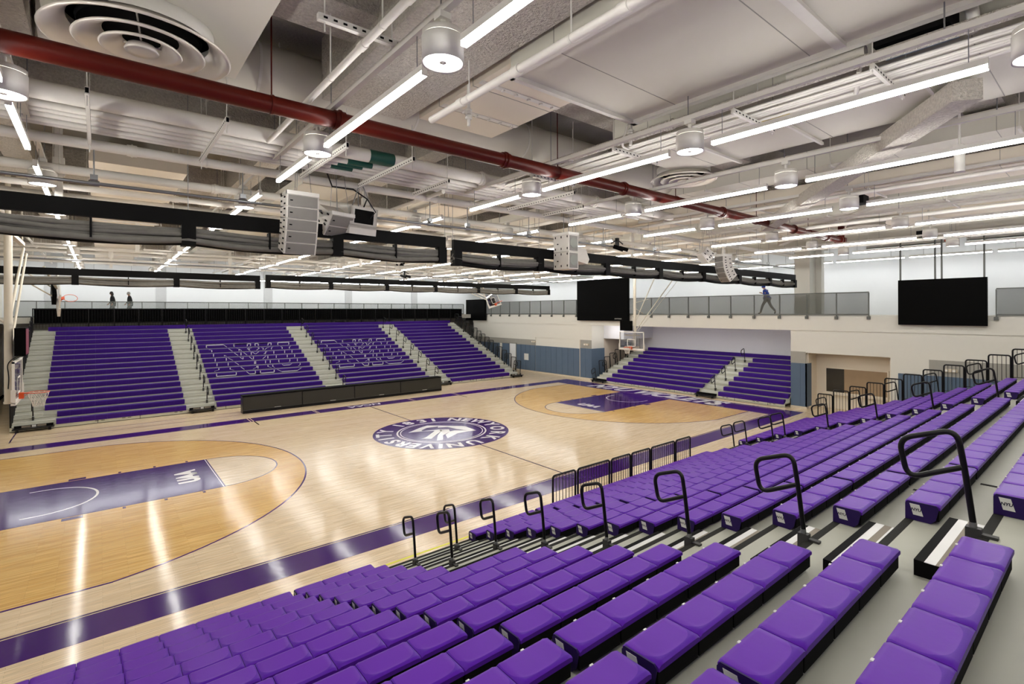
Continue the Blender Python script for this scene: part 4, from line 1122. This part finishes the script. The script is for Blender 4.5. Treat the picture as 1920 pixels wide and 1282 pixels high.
for x in (-9.6,-7.0,-4.4,-1.8): MB().cyl((x-.02,-10.65,8.93),(x+.02,-10.65,8.93),.41,32).build('seam','strut',t)
# ---------------------------------------------------------------- round diffusers
def diffuser(x,y,z,lab,R=.80):
    t=thing('round_diffuser',lab,'air diffuser',(x,y,z),'large round air diffusers')
    def cone(r0,r1,zz,h):
        return [(r0,zz+h),(r0+.3*(r1-r0),zz+h*.55),(r0+.75*(r1-r0),zz+h*.12),(r1-.02,zz),(r1,zz+.012),(r1-.012,zz+.03)]
    for nm,(a,b,zz,h) in (('outer_ring',(.74,1.0,.0,.17)),('ring',(.40,.70,-.005,.15)),('ring',(.20,.44,-.02,.12))):
        o=MB().lathe([(r*R,zz_) for r,zz_ in cone(a,b,zz,h)],(x,y,z),48).build(nm,'diff',t)
    MB().lathe([(.001,-.02),(.13*R,-.02),(.175*R,-.035),(.185*R,-.015),(.15*R,.04),(.001,.05)],(x,y,z),40).build('centre_disc','diff',t)
    MB().lathe([(.80*R,.14),(.80*R,.29),(.001,.29)],(x,y,z),40).build('neck','white',t)
    MB().lathe([(.64*R,.16),(.66*R,.2),(.001,.2)],(x,y,z),40).build('damper','blackmatt',t)
    sp=MB()
    for i in range(3):
        a=2*PI*i/3+.4; sp.box(-.01,.01,-.01,.01,0,0) if False else sp.cyl((x+.1*R*math.cos(a),y+.1*R*math.sin(a),z+.07),(x+.66*R*math.cos(a),y+.66*R*math.sin(a),z+.13),.01,5)
    sp.build('spoke','diff',t)
    return t
diffuser(-11.07,-12.2,8.13,'large round metal diffuser of nested rings at upper corner of the view',.86)
diffuser(-1.36,-12.8,8.13,'large round metal diffuser of nested rings beyond the first hung drum lights',.72)
diffuser(9.6,-13.2,8.13,'round metal diffuser at the end of the red pipe',.72)
# ---------------------------------------------------------------- pipes
def pipe(lab,pts,r,m='pipe',n=14,coup=(),axis='x',rods=(),name='white_pipe',cm=None,grp='ceiling pipes'):
    t=thing(name,lab,'pipe',tuple(pts[0]),grp)
    MB().tube(pts,r,n).build('pipe_run',m,t)
    if coup:
        p0=Vector(pts[0]);p1=Vector(pts[-1])
        for q in coup:
            c=MB()
            if axis=='x': c.cyl((q-.07,p0.y,p0.z),(q+.07,p0.y,p0.z),r*1.16,n).cyl((q-.012,p0.y,p0.z),(q+.012,p0.y,p0.z),r*1.3,n)
            else: c.cyl((p0.x,q-.06,p0.z),(p0.x,q+.06,p0.z),r*1.22,n)
            c.build('coupling',cm or m,t)
    if rods:
        p0=Vector(pts[0])
        for q in rods:
            c=MB(); x,y=(q,p0.y) if axis=='x' else (p0.x,q)
            c.cyl((x,y,p0.z+r),(x,y,9.48),.010,5)
            if axis=='x': c.cyl((x-.015,y,p0.z),(x+.015,y,p0.z),r*1.1,n)
            else: c.cyl((x,y-.015,p0.z),(x,y+.015,p0.z),r*1.1,n)
            c.build('hanger',cm or 'strut',t)
    return t
pipe('long dark red main pipe crossing the whole ceiling',[(-16,-12.1,7.9),(10.35,-12.1,7.9)],.115,'red',20,(-8.85,-5.9,-2.6,1.6,6.2,9.0),'x',(-13.2,-9.72,-4.6,-.6,3.6,7.4),cm='red',name='red_pipe')
t=bpy.data.objects['red_pipe']
MB().tube(fillet([(10.2,-12.1,7.9),(10.55,-12.1,7.9),(10.55,-12.1,9.4)],.2,6),.115,16).cyl((10.25,-12.1,7.9),(10.32,-12.1,7.9),.17,16).box(10.5,10.7,-12.25,-11.95,7.75,8.0).build('elbow','red',t)
for i,(y,z,r) in enumerate(((-9.82,8.22,.125),(-9.50,8.14,.06),(-9.30,8.13,.05),(-9.08,8.13,.06),(-8.80,8.12,.05),(-8.62,8.12,.045))):
    pipe('%s white pipe of the bundle resting on the slotted struts, %s from camera'%('thick insulated' if i==0 else 'thin',ORD[i]),[(-16,y,z),(2.6-.5*i,y,z)],r,n=16,coup=(-8.6,-4.8,-1.0) if i==0 else (-8.9+.3*i,-1.2),name='bundle_pipe',grp='pipe bundle on struts')
t=thing('pipe_marker','dark green marker band on the thick pipe of the bundle','pipe label',(-7.2,-9.82,8.22),'green pipe markers')
MB().cyl((-7.45,-9.82,8.22),(-6.95,-9.82,8.22),.129,20).build('band','green',t)
for i,(y,z,r) in enumerate(((-9.50,8.14,.064),(-9.30,8.13,.054),(-9.08,8.13,.064))):
    t=thing('pipe_marker','dark green marker band on thin bundle pipe, %s after the thick one'%ORD[i],'pipe label',(-7.5-.1*i,y,z),'green pipe markers')
    MB().cyl((-7.75-.12*i,y,z),(-7.25-.12*i,y,z),r,14).build('band','green',t)
t=place_text('CHILLED WATER',.075,'label',(1,0,0),(0,.5,.87),(-7.2,-9.90,8.10),bpy.data.objects['pipe_marker'],'marker_lettering')
bpy.data.objects.remove(t)
for i,x in enumerate((-14.9,-13.2,-11.55,-10.02,-8.28,-7.07,-5.76,-2.93,-1.65,.2)):
    y0=-10.0 if x in(-5.76,-1.65) else -10.93
    t=thing('strut_trapeze','slotted white strut under the pipe bundle, %s from side hoop end'%ORD[i],'strut',(x,-9.6,7.95),'slotted struts')
    MB().box(x-.022,x+.022,y0,-8.4,7.93,8.02).build('channel','strut',t)
    s=MB(); y=y0+.05
    while y<-8.45: s.box(x-.024,x+.024,y,y+.035,7.955,7.975); y+=.09
    s.box(x-.018,x+.018,y0-.003,y0+.001,7.945,8.01).build('slot','blackmatt',t)
    MB().cyl((x,y0+.06,7.80),(x,y0+.06,9.48),.008,5).cyl((x,-8.5,7.80),(x,-8.5,9.48),.008,5).build('rod','strut',t)
pipe('white pipe above the near curtain, the one closer to the pipe bundle',[(-16,-8.2,8.0),(17.1,-8.2,8.0)],.085,coup=(-11,-4,3,10),rods=(-13,-9.9,-5,0,5))
pipe('white pipe just past the near curtain, lower than its neighbour',[(-16,-6.45,7.9),(15.8,-6.45,7.9)],.085,coup=(-9.5,-3,4),rods=(-12,-8.6,-3.6,2,7))
pipe('slim white sprinkler pipe above the wide soffit edge',[(-7.66,-22.5,8.05),(-7.66,-12.6,8.05)],.05,coup=(-19,-16.2,-14.6,-13.4),axis='y',rods=(-18,-15.5,-13.6))
pipe('slim white sprinkler pipe crossing behind red pipe',[(-9.24,-22.5,8.1),(-9.24,-9.9,8.1)],.042,coup=(-15,-13.9),axis='y',rods=(-16.5,-14.4,-12.9,-10.6))
for i in range(8):
    x=-4.28+.105*i; z=8.13+.012*(i%3)
    if i==0: x,z=-4.40,8.20
    pipe('thin white conduit in the bundle beside the wide soffit, %s out from it'%ORD[i],[(x,-22.5,z),(x,-9.4+.3*i,z)],.024 if i else .075,'pipe' if i else 'fire',8,axis='y',coup=(-19.5+.3*i,-14.5+.2*i),name='conduit',grp='conduits beside the wide soffit')
for i,y in enumerate((-20.2,-17.3,-15.6,-13.4,-11.2)):
    t=thing('strut_trapeze','slotted white strut carrying conduits beside the wide soffit, %s from the rear wall'%ORD[i],'strut',(-3.9,y,8.08),'slotted struts')
    MB().box(-4.5,-3.2,y-.022,y+.022,8.03,8.10).build('channel','strut',t)
    s=MB(); x=-4.45
    while x<-3.25: s.box(x,x+.04,y-.024,y+.024,8.055,8.075); x+=.1
    s.build('slot','blackmatt',t)
    MB().cyl((-4.47,y,8.0),(-4.47,y,9.48),.008,5).cyl((-3.25,y,8.0),(-3.25,y,9.48),.008,5).build('rod','strut',t)
t=thing('pipe_marker','yellow marker with black print on a conduit over the second tube row','pipe label',(-3.54,-15.6,8.13)); MB().box(-3.575,-3.50,-16.0,-15.55,8.105,8.16).build('band','gold',t)
place_text('GAS SUPPLY',.05,'blocktext',(0,-1,0),(0,0,1),(-3.58,-15.78,8.13),t,'marker_lettering')
# pipes running across the rest of the hall
for i,(y,z,r) in enumerate(((-4.2,8.0,.07),(-2.0,8.15,.10),(2.8,7.95,.06),(5.8,8.1,.09),(6.5,8.1,.05),(9.7,8.0,.07),(12.6,8.1,.09),(14.4,7.95,.05),(18.2,8.05,.08))):
    pipe('white pipe crossing the hall from wall to wall, %s past the near curtain'%ORD[i],[(-16,y,z),(21.8,y,z)],r,n=10,coup=(-10,-3,4,11),rods=(-12.2,-8.6,-1.2,6.1,12.6))
for i,(x,z,r) in enumerate(((-13.6,8.2,.05),(-5.3,8.0,.05),(-.4,8.05,.06),(3.2,8.15,.05),(7.0,8.0,.06),(10.1,8.1,.05),(13.9,8.05,.07))):
    pipe('white pipe running lengthwise to the far gallery, %s from the side hoop side'%ORD[i],[(x,-9 if x<3 else -22,z),(x,22,z)],r,n=8,axis='y',coup=(-3,6,14),rods=(-6,0,8,15))
# angled braces, sprayed
def brace(lab,a,b,w=.17,m='fire'):
    a=Vector(a);b=Vector(b); d=(b-a).normalized(); u=d.cross(Vector((0,0,1))).normalized(); v=u.cross(d)
    mb=MB(); P=[a+u*sx*w+v*sz*w*.8 for sx,sz in ((-1,-1),(1,-1),(1,1),(-1,1))]
    mb.prism(P,b-a); o=solo('diagonal_brace',mb,m,lab,'brace',tuple(a),'sprayed diagonal braces'); return o
brace('thick sprayed diagonal brace rising over the second and third tube rows',(-2.85,-17.9,8.05),(5.15,-11.7,7.92))
brace('sprayed diagonal brace farther on beyond the thick one',(6.5,-14.5,8.5),(12.5,-9.0,8.3),.14)
# hoses, hangers, housings
t=thing('spring_hanger','white spring hanger under the edge of the wide soffit','hanger',(-4.45,-13.75,8.3))
c=MB()
for k in range(4): c.lathe([(.045,-.02),(.06,0),(.045,.02)],(-4.45,-13.75,8.30-.045*k),14)
c.cyl((-4.45,-13.75,8.05),(-4.45,-13.75,8.42),.03,10).build('spring','strut',t)
MB().tube(fillet([(-4.55,-13.78,8.40),(-4.62,-13.75,8.18),(-4.5,-13.6,8.06),(-4.2,-13.5,8.1)],.12),.02,6).build('hose','pipe',t)
t=thing('spring_hanger','white spring hanger under the cream duct near red pipe','hanger',(-7.2,-12.9,8.3))
c=MB()
for k in range(4): c.lathe([(.04,-.02),(.055,0),(.04,.02)],(-7.2,-12.9,8.22-.04*k),14)
c.cyl((-7.2,-12.9,7.98),(-7.2,-12.9,8.6),.025,10).build('spring','strut',t)
t=thing('equipment_box','black equipment box tucked beside the wide soffit with white hoses','equipment',(-4.2,-17.6,8.4))
MB().box(-4.45,-3.95,-18.0,-17.3,8.30,8.7).build('case','blackmatt',t)
MB().prism([(-3.95,-18.0,8.30),(-3.95,-17.3,8.30),(-3.8,-17.35,8.38),(-3.8,-17.95,8.38)],(-.4,0,-.02)).build('flap','pad',t)
MB().tube(fillet([(-4.2,-18.05,8.75),(-4.15,-18.15,8.45),(-3.9,-18.1,8.35)],.1),.06,8).build('hose','pipe',t)
MB().tube(fillet([(-4.4,-17.2,8.55),(-4.2,-17.1,8.3),(-3.7,-16.9,8.1)],.15),.03,8).build('hose','pipe',t)
MB().cyl((-4.35,-17.2,8.33),(-4.35,-16.3,8.33),.075,10).build('hose','pipe',t)
for i,(x,y,z) in enumerate(((4.2,-14.6,8.05),(13.5,-14,8.1),(3.0,10,8.1),(-6.2,7,8.1))):
    t=thing('equipment_box',('small black projector under a white bracket past the third tube row','small black box below the ceiling near hung screen','black box on far ceiling','small black unit on ceiling beyond the near curtain')[i],'equipment',(x,y,z))
    MB().box(x-.22,x+.22,y-.15,y+.15,z,z+.22).build('case','blackmatt',t); MB().cyl((x,y,z+.22),(x,y,9.48),.03,8).build('stem','strut',t)
t=thing('camera_housing','white cylindrical fixture hanging beyond the third tube row','fixture',(0.0,-17.35,7.75)); MB().cyl((0,-17.35,7.6),(0,-17.35,7.95),.075,16).build('housing','white',t); MB().cyl((0,-17.35,7.95),(0,-17.35,9.48),.02,6).box(-.12,.12,-17.42,-17.28,7.95,8.05).build('stem','strut',t); MB().disc((0,-17.35,7.605),.06,16).build('lens','windark',t)
# hanging white posts seen between pipes
for i,(x,y) in enumerate(((-12.03,-6.0),(-6.05,-6.3),(5,-6.4),(-10.4,3.2),(-2.0,4),(6,4.5),(-6.0,12),(3,12),(10,3),(12,-6.5),(-11,12))):
    t=thing('hanger_post','white hanging post with bracket plate, %s of those over the court'%ORD[i],'hanger',(x,y,7.3),'white hanging posts')
    MB().box(x-.06,x+.06,y-.04,y+.04,7.35,9.5).build('post','strut',t); MB().box(x-.09,x+.09,y-.05,y+.05,7.85,8.2).build('bracket','white',t)
# extra small bracket struts under far pipes
k=0
for y in (-3.2,.2,4,7.4,10.8,13.5,16.4):
    for x in (-12.8,-9.4,-5.4,-.9,3.4,7.8,11.6):
        k+=1
        t=thing('strut_trapeze','short white strut, %s line past the near curtain, %s from the side hoop'%(ORD[(-3.2,.2,4,7.4,10.8,13.5,16.4).index(y)],ORD[(-12.8,-9.4,-5.4,-.9,3.4,7.8,11.6).index(x)]),'strut',(x,y,7.9),'short struts under far pipes')
        MB().box(x-.6,x+.6,y-.02,y+.02,7.84,7.90).build('channel','strut',t)
        MB().cyl((x-.55,y,7.8),(x-.55,y,9.48),.009,5).cyl((x+.55,y,7.8),(x+.55,y,9.48),.009,5).build('rod','strut',t)
# orange cable tray seen over the balcony
for i,y in enumerate((-12,-16)):
    t=thing('cable_tray','orange cable bundle in a tray over the balcony by the hung screen, %s'%('nearer the column' if i==0 else 'nearer the rear'),'cable tray',(19.5,y,8.5),'orange cables over the balcony')
    MB().box(19.4,19.9,y-1.6,y+1.6,8.42,8.46).box(19.4,19.43,y-1.6,y+1.6,8.42,8.56).build('tray','strut',t)
    MB().cyl((19.6,y-1.6,8.52),(19.6,y+1.6,8.52),.06,8).cyl((19.75,y-1.6,8.52),(19.75,y+1.6,8.52),.06,8).build('cable','orange',t)

for i in range(4):
    y=4.9-3.1*i
    t=thing('alcove_light','slim light under the balcony edge above end stand, %s from the pier'%ORD[i],'ceiling light',(17.75,y,4.36),'slim lights above the end stand')
    MB().box(17.70,17.80,y-1.4,y+1.4,4.38,4.45).build('housing','white',t); MB().box(17.71,17.79,y-1.39,y+1.39,4.35,4.38).build('tube','tube',t)

t=thing('strut_trapeze','slotted white strut hung beside the first drum light over the beam edge','strut',(-9.2,-14.0,8.2),'slotted struts')
MB().box(-9.75,-8.8,-14.03,-13.97,8.15,8.22).build('channel','strut',t)
q=MB(); x=-9.7
while x<-8.85: q.box(x,x+.04,-14.035,-13.965,8.175,8.195); x+=.1
q.build('slot','blackmatt',t)
for x in (-9.68,-8.95): MB().cyl((x,-14,8.05),(x,-14,9.45 if x<-9 else 8.54),.008,5).build('rod','strut',t)
